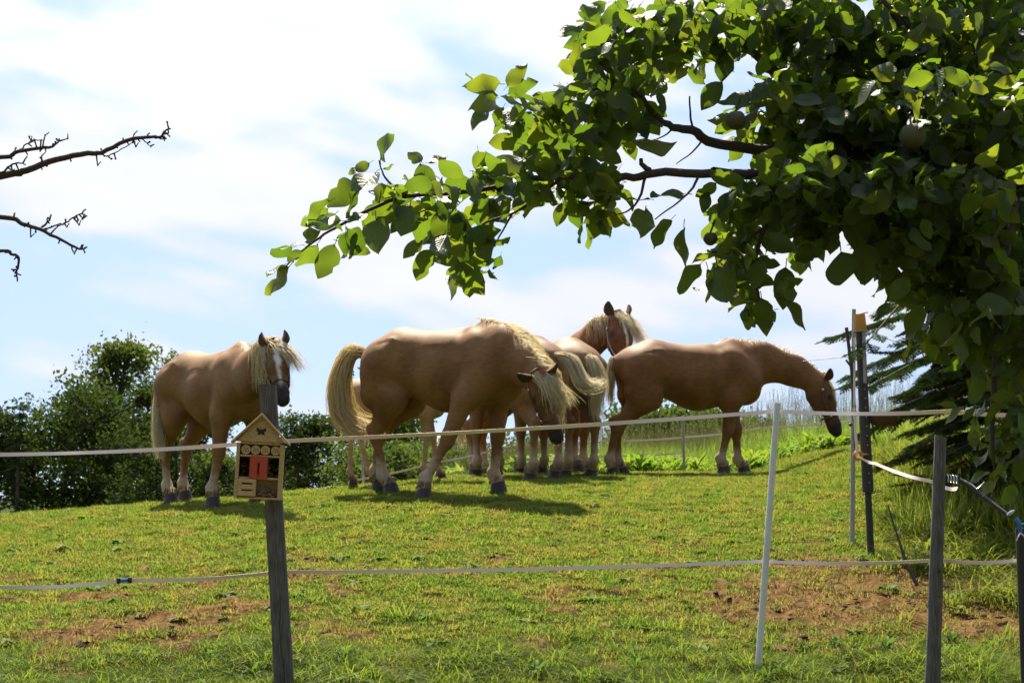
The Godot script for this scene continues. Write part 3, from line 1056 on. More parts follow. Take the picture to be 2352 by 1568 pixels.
		for k in 7:
			var v := k / 6.0
			var out := hw * pow(minf(1.0, v * 2.6), 0.6) + (0.012 + 0.03 * r.randf()) * v
			var fall := maxf(0.0, len * v - 0.02)
			pts.append(p0 + w * s * out + up * (0.03 * sin(minf(v * 3.0, PI))) + (Vector3.DOWN * 0.75 - up * 0.3).normalized() * fall + d * lean * v + w * 0.012 * sin(v * 6.0 + wav) * v)
		var g := r.randf_range(0.78, 1.12)
		mm.tube(pts, r.randf_range(0.0018, 0.0042), 0.0006, 3, Color(flax.r * g, flax.g * g, flax.b * g * r.randf_range(0.88, 1.0)))
	for i in int(mane_n * 0.25):     # short hairs standing along the ridge
		var u := r.randf()
		var p0 := through(crest, u) + Vector3(r.randfn(0, 0.008), -0.01, r.randfn(0, 0.008))
		var up := (p0 - through(nk, u)).normalized()
		mm.tube([p0, p0 + up * 0.03 + Vector3(r.randfn(0, 0.01), 0, r.randfn(0, 0.01)), p0 + up * 0.045 + Vector3(r.randfn(0, 0.03), 0.0, r.randfn(0, 0.03))], 0.005, 0.001, 3, flax)
	part(t, "mane", mm.mesh(M.hair))
	# forelock
	var fl := MB.new()
	var fs: float = o.get("forelock_side", 0.3)
	for i in int(o.get("forelock_locks", 110)) * 2:
		var p0: Vector3 = H.call(r.randf_range(-0.06, 0.02), r.randf_range(0.055, 0.09), r.randfn(0.0, 0.026))
		var len := r.randf_range(0.14, 0.32) * hs * float(o.get("forelock", 1.0))
		var sp := fs + r.randfn(0.0, float(o.get("forelock_spread", 0.3)))
		var pts := []
		for k in 7:
			var v := k / 6.0
			pts.append(p0 + f * (len * v) + fn * (0.035 * sin(v * PI) + 0.012 * r.randf() - 0.01 * v) * hs + fw * sp * len * v * (1.0 - 0.25 * v) + fn * -0.02 * absf(sp) * v + Vector3.DOWN * 0.03 * v * v)
		var g := r.randf_range(0.82, 1.12)
		fl.tube(pts, r.randf_range(0.0018, 0.004), 0.0005, 3, Color(flax.r * g, flax.g * g, flax.b * g * 0.95))
	part(t, "forelock", fl.mesh(M.hair))
	# tail
	var tp := [V.call(-0.80, 1.14, 0)]
	for q in o.tail:
		tp.append(L.call(q))
	var tm := MB.new()
	var wide: float = o.get("tail_width", 0.07)
	var tail_n := int(o.get("tail_locks", 260)) * 2
	var sag: float = o.get("tail_sag", 0.0)
	for i in tail_n:
		var u0 := 0.0 if r.randf() < 0.6 else r.randf_range(0.0, 0.35)
		var u1 := r.randf_range(0.62, 1.0)
		var pol := Vector3(r.randfn(), r.randfn(), r.randfn()).normalized() * sqrt(r.randf()) * r.randf_range(0.6, 1.15)
		var pts := []
		var wav := r.randf() * TAU
		var curl := 0.008 if r.randf() < 0.8 else 0.025
		for k in 10:
			var v := lerpf(u0, u1, k / 9.0)
			var spread := wide * (0.35 + 1.1 * sin(minf(v * 1.5, 1.0) * PI * 0.5)) * (1.0 - 0.25 * v + float(o.get("tail_fan", 0.0)) * v * v)
			pts.append(through(tp, v) + pol * spread + Vector3.DOWN * sag * v * v * (0.3 + 0.7 * absf(pol.x)) + Vector3(sin(v * 7.0 + wav), 0.4 * cos(v * 6.0 + wav), cos(v * 8.0 + wav)) * curl * v)
		var g := r.randf_range(0.75, 1.12)
		var tc: Color = o.get("tail_color", flax)
		tm.tube(pts, r.randf_range(0.0018, 0.004), 0.0006, 3, Color(tc.r * g, tc.g * g, tc.b * g * r.randf_range(0.85, 1.0)))
	tm.tube([tp[0] + Vector3(0.05, -0.02, 0), through(tp, 0.1), through(tp, 0.25), through(tp, 0.42)], 0.045 * sc, 0.012, 8, coat)
	part(t, "tail", tm.mesh(M.hair))
	# feathers over the hooves
	for q in hoof_at:
		var fe := MB.new()
		for i in 34:
			var a := r.randf() * TAU
			var p0: Vector3 = q[0] + Vector3(cos(a) * 0.044, 0.05 + r.randf() * 0.025, sin(a) * 0.044) * sc
			fe.tube([p0, p0 + Vector3(cos(a) * 0.014 - 0.006, -0.03, sin(a) * 0.014), p0 + Vector3(cos(a) * 0.02 - 0.014, -0.065, sin(a) * 0.02)], 0.0075, 0.001, 3, Color(pale.r, pale.g, pale.b) * r.randf_range(0.8, 1.1))
		part(t, "fetlock_hair", fe.mesh(M.hair))
	# halter
	if o.has("halter"):
		var hm: Material = o.halter
		var hl := MB.new()
		var strap := func(pts: Array, wdt: float) -> void:
			hl.tube(pts, wdt * hs, wdt * hs, 5, Color.WHITE, true, 0.45)
		var ring := func(a: float, half_n: float, half_w: float, mid: float) -> Array:
			var ps := []
			for k in 21:
				var b := TAU * k / 20
				ps.append(H.call(a + 0.015 * cos(b), mid + half_n * cos(b), half_w * sin(b)))
			return ps
		strap.call(ring.call(0.36, 0.096, 0.073, -0.058), 0.014)
		if o.get("double_noseband", false):
			strap.call(ring.call(0.40, 0.088, 0.07, -0.058), 0.011)
		for sd in [-1.0, 1.0]:
			strap.call([H.call(0.355, -0.06, sd * 0.074), H.call(0.26, -0.07, sd * 0.086), H.call(0.16, -0.07, sd * 0.094), H.call(0.06, -0.03, sd * 0.1)], 0.012)
			strap.call([H.call(0.06, -0.03, sd * 0.1), H.call(0.0, 0.03, sd * 0.098), H.call(-0.06, 0.075, sd * 0.065), H.call(-0.075, 0.1, 0)], 0.011)
			strap.call([H.call(0.16, -0.07, sd * 0.094), H.call(0.2, -0.15, sd * 0.06), H.call(0.2, -0.19, 0)], 0.01)
		strap.call([H.call(0.2, -0.19, 0), H.call(0.28, -0.165, 0), H.call(0.36, -0.155, 0), H.call(0.40, -0.175, 0), H.call(0.42, -0.21, 0)], 0.009)
		var hh := part(t, "halter", hl.mesh(hm))
		for q in [[0.36, -0.158, 0.0], [0.355, -0.06, 0.078], [0.355, -0.06, -0.078], [0.06, -0.03, 0.104], [0.06, -0.03, -0.104]]:
			var bu := MB.new()
			bu.ball(Transform3D(Basis(f, fn, fw), H.call(q[0], q[1], q[2])), Vector3(0.016, 0.016, 0.008) * hs, 5, 8)
			part(hh, "ring", bu.mesh(M.steel))
	return t

func make_horses() -> void:
	var chestnut := Color(0.30, 0.165, 0.085)
	horse("chestnut horse alone at the far left, facing the camera behind the insect house post", {
		"at": [492, 1152, 14.3], "turn": -50.0, "size": 1.0, "coat": Color(0.255, 0.136, 0.056), "seed": 11, "stocking": 0.34,
		"neck": [[578, 862, 0.72], [612, 818, 0.88]], "poll": [632, 808, 1.0], "muzzle": [649, 914, 1.32], "brow": [0.12, 0.55, 1.0],
		"ears": [-0.75, 0.35, 0.22], "hooves": {"hind_left": [424, 0.0], "hind_right": [393, 0.1], "front_right": [486, 0.0]},
		"tail": [[376, 860, -0.35], [366, 930, -0.3], [364, 1010, -0.25], [368, 1052, -0.25]], "tail_width": 0.06,
		"mane_side": 1.0, "mane_share": 0.6, "mane_length": 0.36, "mane_from": 0.6, "mane_locks": 190, "forelock": 0.95, "forelock_side": -0.85, "forelock_spread": 0.2, "forelock_locks": 150, "blaze": 0.03, "halter": M.darkstrap})
	horse("large chestnut horse in the centre with its head down and blond tail swung out", {
		"at": [1024, 1128, 13.6], "turn": -33.0, "size": 1.03, "coat": Color(0.25, 0.132, 0.054), "cell": 0.018, "seed": 12, "stocking": 0.33,
		"neck": [[1150, 805, 0.42], [1198, 838, 0.62]], "poll": [1235, 872, 0.78], "muzzle": [1284, 1008, 0.86],
		"ears": [-0.35, 0.2, 0.75], "hooves": {"hind_left": [872, 0.0], "hind_right": [902, 0.0], "front_right": [966, 0.0], "front_left": [1146, 0.0]},
		"tail": [[806, 806, -0.45], [780, 868, -0.5], [782, 928, -0.52], [802, 966, -0.5], [840, 984, -0.45], [868, 988, -0.4]], "tail_width": 0.095, "tail_fan": 0.5, "tail_locks": 520, "tail_sag": 0.05, "tail_color": Color(0.90, 0.80, 0.56),
		"mane_side": -1.0, "mane_share": 1.0, "mane_length": 0.42, "mane_out": 2.4, "mane_locks": 480, "forelock": 1.0, "forelock_side": -0.6, "forelock_spread": 0.32, "forelock_locks": 230, "brow": [0.25, 0.25, 1.0], "halter": M.brownstrap})
	horse("bright chestnut horse with raised head and pale halter, standing behind the group", {
		"at": [1236, 1098, 17.7], "turn": -24.0, "size": 1.07, "coat": Color(0.27, 0.115, 0.042), "seed": 13,
		"neck": [[1332, 812, 0.5], [1378, 764, 0.65]], "poll": [1417, 742, 0.8], "muzzle": [1450, 850, 1.18], "brow": [0.45, 0.5, 0.85],
		"ears": [-0.8, 0.3, 0.25], "tail": [[1060, 860, -0.4], [1056, 960, -0.4], [1060, 1030, -0.4]],
		"mane_side": -1.0, "mane_share": 0.5, "mane_length": 0.24, "mane_from": 0.65, "mane_locks": 160, "forelock": 1.0, "forelock_side": -0.75, "forelock_spread": 0.25, "forelock_locks": 190, "blaze": 0.018, "halter": M.palestrap, "double_noseband": true})
	horse("pale long-legged foal hidden behind the central horse, only legs and belly showing", {
		"at": [914, 1118, 15.0], "turn": 10.0, "size": 0.6, "lift": 0.2, "coat": Color(0.40, 0.27, 0.15), "seed": 14, "cell": 0.026, "stocking": 0.9, "pale": Color(0.44, 0.32, 0.21),
		"neck": [[1034, 866, -0.1]], "poll": [1056, 838, -0.15], "muzzle": [1092, 905, -0.15],
		"hooves": {"hind_left": [866, 0.0], "hind_right": [812, 0.0], "front_left": [1018, 0.0], "front_right": [980, 0.0]},
		"tail": [[808, 910, 0.05], [806, 940, 0.05], [810, 965, 0.05]], "tail_width": 0.03, "mane_length": 0.12, "mane_locks": 80, "tail_locks": 90, "forelock_locks": 30})
	horse("chestnut horse seen from behind, its blond tail flicked up to the right", {
		"at": [1172, 1106, 15.7], "turn": 120.0, "size": 0.99, "coat": Color(0.25, 0.145, 0.075), "seed": 15, "cell": 0.022,
		"neck": [[1094, 838, -0.85]], "poll": [1080, 806, -1.05], "muzzle": [1068, 905, -1.3],
		"tail": [[1312, 826, 0.78], [1332, 868, 0.82], [1354, 888, 0.84], [1386, 878, 0.84]], "tail_width": 0.07, "tail_locks": 300, "mane_locks": 120})
	horse("chestnut horse seen from behind between two others, tail hanging full and pale", {
		"at": [1266, 1102, 16.3], "turn": 114.0, "size": 1.0, "coat": Color(0.26, 0.155, 0.08), "seed": 16, "cell": 0.022,
		"neck": [[1186, 850, -0.9]], "poll": [1168, 832, -1.1], "muzzle": [1152, 930, -1.3],
		"tail": [[1362, 830, 0.82], [1376, 880, 0.84], [1372, 925, 0.82], [1374, 962, 0.82]], "tail_width": 0.07, "tail_locks": 280, "mane_locks": 120})
	horse("chestnut horse at the right stretching its lowered head towards the dark post", {
		"at": [1592, 1092, 16.5], "turn": 10.0, "size": 1.0, "coat": Color(0.225, 0.11, 0.044), "seed": 17, "stocking": 0.3,
		"neck": [[1752, 832, -0.15], [1826, 852, -0.2]], "poll": [1884, 884, -0.22], "muzzle": [1934, 992, -0.2],
		"ears": [-0.55, 0.55, 0.3], "hooves": {"hind_left": [1432, 0.0], "hind_right": [1408, 0.0], "front_left": [1712, 0.0], "front_right": [1662, 0.0]},
		"tail": [[1408, 830, 0.15], [1402, 890, 0.15], [1404, 930, 0.15]], "tail_width": 0.045, "tail_locks": 180,
		"mane_side": -1.0, "mane_share": 1.0, "mane_length": 0.12, "forelock": 0.8, "forelock_side": 0.0, "halter": M.brownstrap})


# ---------------------------------------------------------------- fence
func post_mesh(a: Vector3, b: Vector3, r0: float, r1: float, mat: Material, sides := 14, rough := 0.06, square := 0.0, seed_ := 1, slant := 0.0) -> ArrayMesh:
	# an uneven post from its foot a to its top b; square > 0 flattens it towards a sawn section
	var m := MB.new()
	var t := (b - a).normalized()
	var s := t.cross(Vector3.FORWARD).normalized()
	var q := s.cross(t)
	var rows := 22
	for i in rows + 1:
		var v := float(i) / rows
		var c := a.lerp(b, v)
		for k in sides:
			var an := TAU * k / sides
			var rr := lerpf(r0, r1, v) * (1.0 + rough * nz.get_noise_3d(cos(an) * 2.2 + seed_, sin(an) * 2.2, v * 3.0) + 0.5 * rough * nz2.get_noise_3d(cos(an) * 5.0, sin(an) * 5.0 + seed_, v * 1.2))
			rr *= lerpf(1.0, 1.0 / maxf(absf(cos(an)), absf(sin(an))) * 0.9, square)
			var d := s * cos(an) + q * sin(an)
			m.vert(c + d * rr + t * (slant * cos(an) * r1 if i == rows else 0.0), d)
	for i in rows:
		for k in sides:
			var p := i * sides + k
			var p2 := i * sides + (k + 1) % sides
			m.tri(p, p2, p + sides)
			m.tri(p2, p2 + sides, p + sides)
	var ring := []
	for k in sides:
		ring.append(m.v[rows * sides + k])
	m.face(ring, Color.WHITE, t)
	return m.mesh(mat)

func band_mesh(pts: Array, width: float, thick: float, twist: float, mat: Material, sub := 14) -> ArrayMesh:
	# a woven band: a flat strip that follows the points, sagging and turning a little
	var m := MB.new()
	var n := (pts.size() - 1) * sub
	for i in n + 1:
		var v := float(i) / n
		var x := v * (pts.size() - 1)
		var k := mini(int(x), pts.size() - 2)
		var p: Vector3 = pts[k].lerp(pts[k + 1], x - k)
		p.y -= 0.012 * 4.0 * (x - k) * (1.0 - (x - k))
		var d: Vector3 = (pts[k + 1] - pts[k]).normalized()
		var a := twist * sin(v * 17.0) + 0.15 * sin(v * 41.0 + 1.0)
		var s := d.cross(Vector3.UP).normalized()
		var up := (Vector3.UP - d * d.y).normalized().rotated(d, a)
		var o := up.cross(d).normalized()
		for q in [[1, 1], [1, -1], [-1, -1], [-1, 1]]:
			m.vert(p + up * width * 0.5 * q[0] + o * thick * 0.5 * q[1], o * q[1])
	for i in n:
		for k in 4:
			var p := i * 4 + k
			var p2 := i * 4 + (k + 1) % 4
			m.tri(p, p2, p + 4)
			m.tri(p2, p2 + 4, p + 4)
	return m.mesh(mat)

func foot(dx: float, dy: float, depth: float) -> Vector3:
	var p := P(dx, dy, depth)
	p.y = ground_at(p.x, p.z) - 0.06
	return p

func make_fence() -> void:
	# left post, leaning, that carries the insect house
	var b := P(614, 884, 7.05)
	var a := foot(656, 1590, 7.05)
	var t := thing("wooden_post", "weathered grey wooden post that carries the insect house", "fence post", a)
	part(t, "post", post_mesh(Vector3.ZERO, b - a, 0.045, 0.039, M.greywood, 16, 0.05, 0.75, 1, 0.12))
	var cr := MB.new()
	var d := (b - a)
	for i in 2:
		var pts := []
		for k in 12:
			var v := 0.06 + 0.52 * k / 11.0
			pts.append(d * v + Vector3(0.004 + 0.006 * sin(k * 1.3 + i), 0, 0.041 - 0.006 * v))
		if i == 0:
			cr.tube(pts, 0.0016, 0.0011, 5)
	part(t, "crack", cr.mesh(M.burnt))
	# right wooden post
	b = P(2161, 1002, 6.9)
	a = foot(2140, 1640, 6.9)
	t = thing("wooden_post", "round weathered wooden post at the right in front of the spruce", "fence post", a)
	part(t, "post", post_mesh(Vector3.ZERO, b - a, 0.034, 0.025, M.greywood, 14, 0.06, 0.1, 5, 0.25))
	for v in [0.52, 0.43, 0.33]:
		var knots := MB.new()
		knots.ball(Transform3D(Basis.IDENTITY, (b - a) * v + Vector3(0.006, 0, 0.0265)), Vector3(0.006, 0.008, 0.004), 6, 8)
		part(t, "knot", knots.mesh(M.burnt))
	# white plastic post
	a = foot(1738, 1528, 7.35)
	b = P(1786, 926, 7.35)
	t = thing("white_post", "leaning white plastic fence post in the front fence", "fence post", a)
	part(t, "shaft", post_mesh(Vector3.ZERO, b - a, 0.0165, 0.0145, M.whiteplastic, 12, 0.01, 0.55, 2))
	var st := MB.new()
	st.tube([Vector3(0, 0.035, 0), Vector3(0.001, 0.075, 0)], 0.021, 0.020, 12, Color.WHITE, true)
	st.box(Transform3D(Basis.IDENTITY, Vector3(-0.028, 0.05, 0)), Vector3(0.06, 0.012, 0.02), 0.003)
	part(t, "tread_foot", st.mesh(M.whiteplastic))
	for dy in [944.0, 1289.0]:
		var c := P(1785 - (dy - 926.0) * 0.08, dy, 7.35) - a
		var ey := MB.new()
		var ps := []
		for k in 9:
			var an := TAU * k / 8.0
			ps.append(c + Vector3(0.0, 0.016 * cos(an), -0.026 + 0.014 * sin(an)))
		ey.tube(ps, 0.0035, 0.0035, 5)
		part(t, "band_clip", ey.mesh(M.whiteplastic))
	# dark corner post at the right edge
	a = foot(2362, 1640, 6.7)
	b = P(2345, 1212, 6.7)
	t = thing("corner_post", "dark post at the right edge where the lower band ends", "fence post", a)
	part(t, "post", post_mesh(Vector3.ZERO, b - a, 0.022, 0.021, M.blackplastic, 12, 0.02, 0.3, 4))
	var tie := MB.new()
	tie.tube([P(2334, 1190, 6.66) - a, P(2342, 1202, 6.65) - a, P(2345, 1225, 6.66) - a], 0.011, 0.008, 8, Color.WHITE, true)
	tie.tube([P(2342, 1205, 6.66) - a, P(2362, 1203, 6.66) - a, P(2385, 1206, 6.66) - a], 0.005, 0.005, 6, Color.WHITE, true)
	part(t, "blue_tie", tie.mesh(M.blue))
	var tails := MB.new()
	tails.tube([P(2345, 1224, 6.65) - a, P(2339, 1234, 6.64) - a, P(2336, 1242, 6.64) - a], 0.0035, 0.0025, 5, Color.WHITE, true)
	tails.tube([P(2346, 1224, 6.65) - a, P(2353, 1231, 6.64) - a, P(2358, 1240, 6.64) - a], 0.0035, 0.0025, 5, Color.WHITE, true)
	part(t, "cord_ends", tails.mesh(M.steel))
	# black perforated post further up the slope, with its yellow cap
	a = foot(2002, 1270, 10.3)
	b = P(1976, 745, 10.3)
	t = thing("black_post", "tall black perforated fence post with a yellow cap", "fence post", a)
	var wide := post_mesh((b - a) * 0.30, b - a, 0.0365, 0.030, M.blackplastic, 12, 0.01, 0.8, 6)
	part(t, "upper_shaft", wide)
	part(t, "lower_shaft", post_mesh(Vector3.ZERO, (b - a) * 0.31, 0.023, 0.022, M.blackplastic, 10, 0.02, 0.6, 7))
	var plate := MB.new()
	plate.box(Transform3D(Basis.IDENTITY, (b - a) * 0.86 + Vector3(0.012, 0, 0.031)), Vector3(0.022, 0.33, 0.006), 0.002)
	part(t, "grey_plate", plate.mesh(M.greyplastic))
	for k in 17:
		var h := MB.new()
		h.ball(Transform3D(Basis.IDENTITY, (b - a) * (0.34 + 0.62 * k / 16.0) + Vector3(0.004, 0, 0.0345)), Vector3(0.0042, 0.0034, 0.003), 5, 8)
		part(t, "stud", h.mesh(M.steel))
	var cap := MB.new()
	cap.tube([b - a + Vector3(0, -0.045, 0), b - a + Vector3(-0.002, 0.065, 0)], 0.045, 0.036, 12, Color.WHITE, true)
	part(t, "yellow_cap", cap.mesh(M.yellow))
	var lip := MB.new()
	lip.tube([b - a + Vector3(0, -0.05, 0), b - a + Vector3(0, -0.04, 0)], 0.047, 0.047, 12, Color.WHITE, true)
	lip.tube([b - a + Vector3(0.0, 0.066, 0), b - a + Vector3(0.02, 0.072, 0.01), b - a + Vector3(0.05, 0.078, 0.01)], 0.006, 0.004, 6)
	part(t, "cap_rim", lip.mesh(M.palestrap))
	var ins := MB.new()
	var c0 := P(1970, 1046, 10.24) - a
	for i in 2:
		var ps := []
		for k in 13:
			var an := TAU * k / 12.0
			ps.append(c0 + Vector3(0.024 * cos(an) + 0.006 * i, 0.026 * sin(an), 0.012 * i))
		ins.tube(ps, 0.0075, 0.0075, 6)
	ins.tube([c0, P(1995, 1042, 10.28) - a], 0.008, 0.008, 6, Color.WHITE, true)
	part(t, "ring_insulator", ins.mesh(M.yellow))
	# grey rod and crooked stick leaning on the black post
	a = foot(1955, 1116, 10.75)
	b = P(1962, 710, 10.75)
	t = thing("grey_rod", "slim grey rod standing just left of the black post", "fence post", a)
	part(t, "shaft", post_mesh(Vector3.ZERO, b - a, 0.017, 0.014, M.greyplastic, 8, 0.01, 0.5, 8))
	for dy in [975.0, 830.0]:
		var pins := MB.new()
		pins.ball(Transform3D(Basis.IDENTITY, P(1954, dy, 10.72) - a), Vector3(0.012, 0.012, 0.01), 6, 8)
		part(t, "clip", pins.mesh(M.blackplastic))
	a = P(1966, 1030, 10.42)
	var sk := MB.new()
	sk.tube([P(1945, 752, 10.45) - a, P(1950, 790, 10.45) - a, P(1957, 850, 10.42) - a, P(1962, 930, 10.4) - a, Vector3.ZERO], 0.012, 0.011, 7, Color.WHITE, true)
	sk.tube([P(1957, 845, 10.42) - a, P(1944, 826, 10.42) - a], 0.005, 0.008, 5, Color.WHITE, true)
	solo("crooked_stick", sk.mesh(M.twig), "crooked dark stick tied along the left side of the black post", "stick", a)
	# thin grey posts of the far fence line
	var far := [[832, 1010, 1128, 17.3, "thin grey far post seen between the pale horse's legs"], [1147, 995, 1104, 17.6, "thin grey far post seen behind the central horse's front leg"], [1569, 957, 1091, 18.0, "thin grey far post seen under the right horse's belly"]]
	for q in far:
		var fa := P(q[0] + 3.0, q[2], q[3])
		fa.y = ground_at(fa.x, fa.z) - 0.05
		var fb := P(q[0], q[1], q[3])
		solo("far_fence_post", post_mesh(Vector3.ZERO, fb - fa, 0.016, 0.014, M.greyplastic, 8, 0.02, 0.3, 9), q[4], "fence post", fa, "thin posts of the far fence")
	# bands
	var up := [P(-420, 1056, 7.1), P(-20, 1044, 7.1), P(620, 1014, 7.13), P(1784, 944, 7.39), P(2190, 944, 7.0), P(2420, 950, 6.76)]
	solo("upper_fence_band", band_mesh(up, 0.018, 0.0016, 0.5, M.band, 26), "upper pinkish white woven band of the front fence", "fence band")
	var low := [P(-420, 1364, 7.1), P(-10, 1348, 7.1), P(284, 1333, 7.1), P(640, 1313, 7.12), P(1757, 1289, 7.39), P(2160, 1286, 6.95), P(2348, 1285, 6.72)]
	solo("lower_fence_band", band_mesh(low, 0.016, 0.0016, 0.4, M.band, 26), "lower pinkish white woven band of the front fence", "fence band")
	var bk := MB.new()
	var bc := P(284, 1333, 7.085)
	bk.box(Transform3D(Basis(Vector3.BACK, 0.05), Vector3(-0.024, -0.001, 0)), Vector3(0.016, 0.026, 0.014), 0.003)
	bk.box(Transform3D(Basis(Vector3.BACK, 0.05), Vector3(0.026, 0.002, 0)), Vector3(0.016, 0.026, 0.014), 0.003)
	var buck := thing("band_buckle", "small black and blue buckle joining the lower band", "buckle", bc)
	part(buck, "clamp", bk.mesh(M.blackplastic))
	var bm := MB.new()
	bm.box(Transform3D(Basis(Vector3.BACK, 0.05), Vector3.ZERO), Vector3(0.034, 0.017, 0.009), 0.003)
	part(buck, "connector", bm.mesh(M.blue))
	# band running down from the yellow cap and on to the gate handle
	var gate := [P(1964, 775, 10.22), P(1962, 940, 10.2), P(1970, 1045, 10.2), P(2012, 1064, 9.6), P(2152, 1108, 7.4), P(2200, 1122, 6.95)]
	solo("gate_band", band_mesh(gate, 0.017, 0.002, 0.3, M.band, 14), "pale band from the black post to the gate handle", "fence band")
	var gh := P(2200, 1110, 6.86)
	var hd := thing("spring_catch", "black gate handle with a wire spring behind the right post", "gate handle", gh)
	var sp := MB.new()
	var pts := []
	for k in 49:
		var v := k / 48.0
		pts.append(P(2176 + 26 * v, 1098 + 4 * v, 6.86) - gh + Vector3(0, 0.017 * cos(v * TAU * 4.0), 0.017 * sin(v * TAU * 4.0)))
	sp.tube(pts, 0.0022, 0.0022, 5, Color.WHITE, true)
	part(hd, "spring", sp.mesh(M.steel))
	var gr := MB.new()
	gr.tube([P(2204, 1103, 6.86) - gh, P(2218, 1108, 6.85) - gh, P(2262, 1142, 6.78) - gh, P(2318, 1184, 6.7) - gh], 0.011, 0.009, 9, Color.WHITE, true)
	part(hd, "grip", gr.mesh(M.blackplastic))
	var hook := MB.new()
	hook.tube([P(2215, 1104, 6.83) - gh, P(2232, 1112, 6.82) - gh, P(2246, 1124, 6.8) - gh, P(2263, 1108, 6.8) - gh], 0.004, 0.005, 6, Color.WHITE, true)
	hook.ball(Transform3D(Basis(Vector3.BACK, 0.6), P(2322, 1178, 6.68) - gh), Vector3(0.022, 0.008, 0.008), 6, 8)
	part(hd, "hook", hook.mesh(M.steel))
	# thin wires further back
	var w1 := MB.new()
	w1.tube([P(1990, 762, 10.25), P(2080, 792, 10.6), P(2160, 812, 10.9)], 0.0022, 0.0022, 5)
	solo("thin_wire", w1.mesh(M.greyplastic), "thin pale wire from the yellow cap into the spruce", "wire")
	w1 = MB.new()
	w1.tube([P(1845, 829, 14.2), P(1900, 824, 12.2), P(1950, 819, 10.6)], 0.003, 0.0026, 5)
	solo("thin_wire", w1.mesh(M.greyplastic), "thin grey wire above the right horse's neck", "wire")
	solo("far_band", band_mesh([P(820, 1102, 17.2), P(1000, 1062, 17.4), P(1146, 1030, 17.6), P(1400, 1012, 17.9), P(1570, 1004, 18.0), P(1760, 982, 18.2), P(1952, 966, 18.0)], 0.022, 0.002, 0.3, M.band, 10), "pale far fence band behind the horses' legs", "fence band")
	solo("far_band", band_mesh([P(820, 1124, 17.2), P(1000, 1092, 17.4), P(1146, 1066, 17.6), P(1400, 1046, 17.9), P(1569, 1040, 18.0)], 0.018, 0.002, 0.3, M.band, 10), "lower far fence band close above the meadow grass", "fence band")
	# brown holder fixed to the side of the black post
	a = P(2016, 950, 10.36)
	var tr := thing("feed_holder", "brown round-bottomed holder fixed to the right side of the black post", "holder", a)
	var tm := MB.new()
	var segs := 14
	var lx := 0.115
	for side in 2:
		var rr := 0.082 - 0.009 * side
		var f := tm.v.size()
		for i in 9:
			for k in segs + 1:
				var an := PI * k / segs
				var e := 1.0 - pow(absf(i / 4.0 - 1.0), 3.0) * 0.35
				tm.vert(Vector3(lx * (i / 4.0 - 1.0) * 0.75 + 0.03, -rr * sin(an) * e, rr * cos(an) * e * 1.3), Vector3(0.2 * (i / 4.0 - 1.0), -sin(an), cos(an)).normalized() * (1.0 if side == 0 else -1.0))
		for i in 8:
			for k in segs:
				var p := f + i * (segs + 1) + k
				tm.tri(p, p + 1, p + segs + 1)
				tm.tri(p + 1, p + segs + 2, p + segs + 1)
	for sx in [-1.0, 1.0]:
		tm.box(Transform3D(Basis.IDENTITY, Vector3(sx * lx * 0.75 + 0.03, -0.025, 0)), Vector3(0.012, 0.05, 0.13), 0.003)
	for szz in [-1.0, 1.0]:
		tm.box(Transform3D(Basis.IDENTITY, Vector3(0.03, 0.002, szz * 0.1)), Vector3(lx * 1.55, 0.014, 0.016), 0.004)
	part(tr, "basin", tm.mesh(M.brown))
	var lg := MB.new()
	lg.tube([Vector3(-0.05, 0.0, 0.06), Vector3(-0.046, -0.08, 0.066), Vector3(-0.036, -0.165, 0.06)], 0.007, 0.006, 7, Color.WHITE, true)
	part(tr, "hanging_strap", lg.mesh(M.darkstrap))
	lg = MB.new()
	lg.tube([Vector3(-0.02, 0.0, 0.0), P(1984, 950, 10.3) - a], 0.014, 0.014, 8, Color.WHITE, true)
	part(tr, "bracket", lg.mesh(M.blackplastic))
	# dead stem leaning in the rank grass
	a = G(2108, 1345, 7.0)
	var ds := MB.new()
	ds.tube([Vector3.ZERO, P(2085, 1300, -a.z + 0.05) - a, P(2062, 1230, -a.z + 0.12) - a, P(2040, 1160, -a.z + 0.2) - a], 0.012, 0.004, 7)
	ds.tube([P(2062, 1230, -a.z + 0.12) - a, P(2072, 1205, -a.z + 0.2) - a], 0.004, 0.002, 5)
	solo("dead_stem", ds.mesh(M.twig), "leaning dead stem in the grass beside the right post", "dead branch", a)


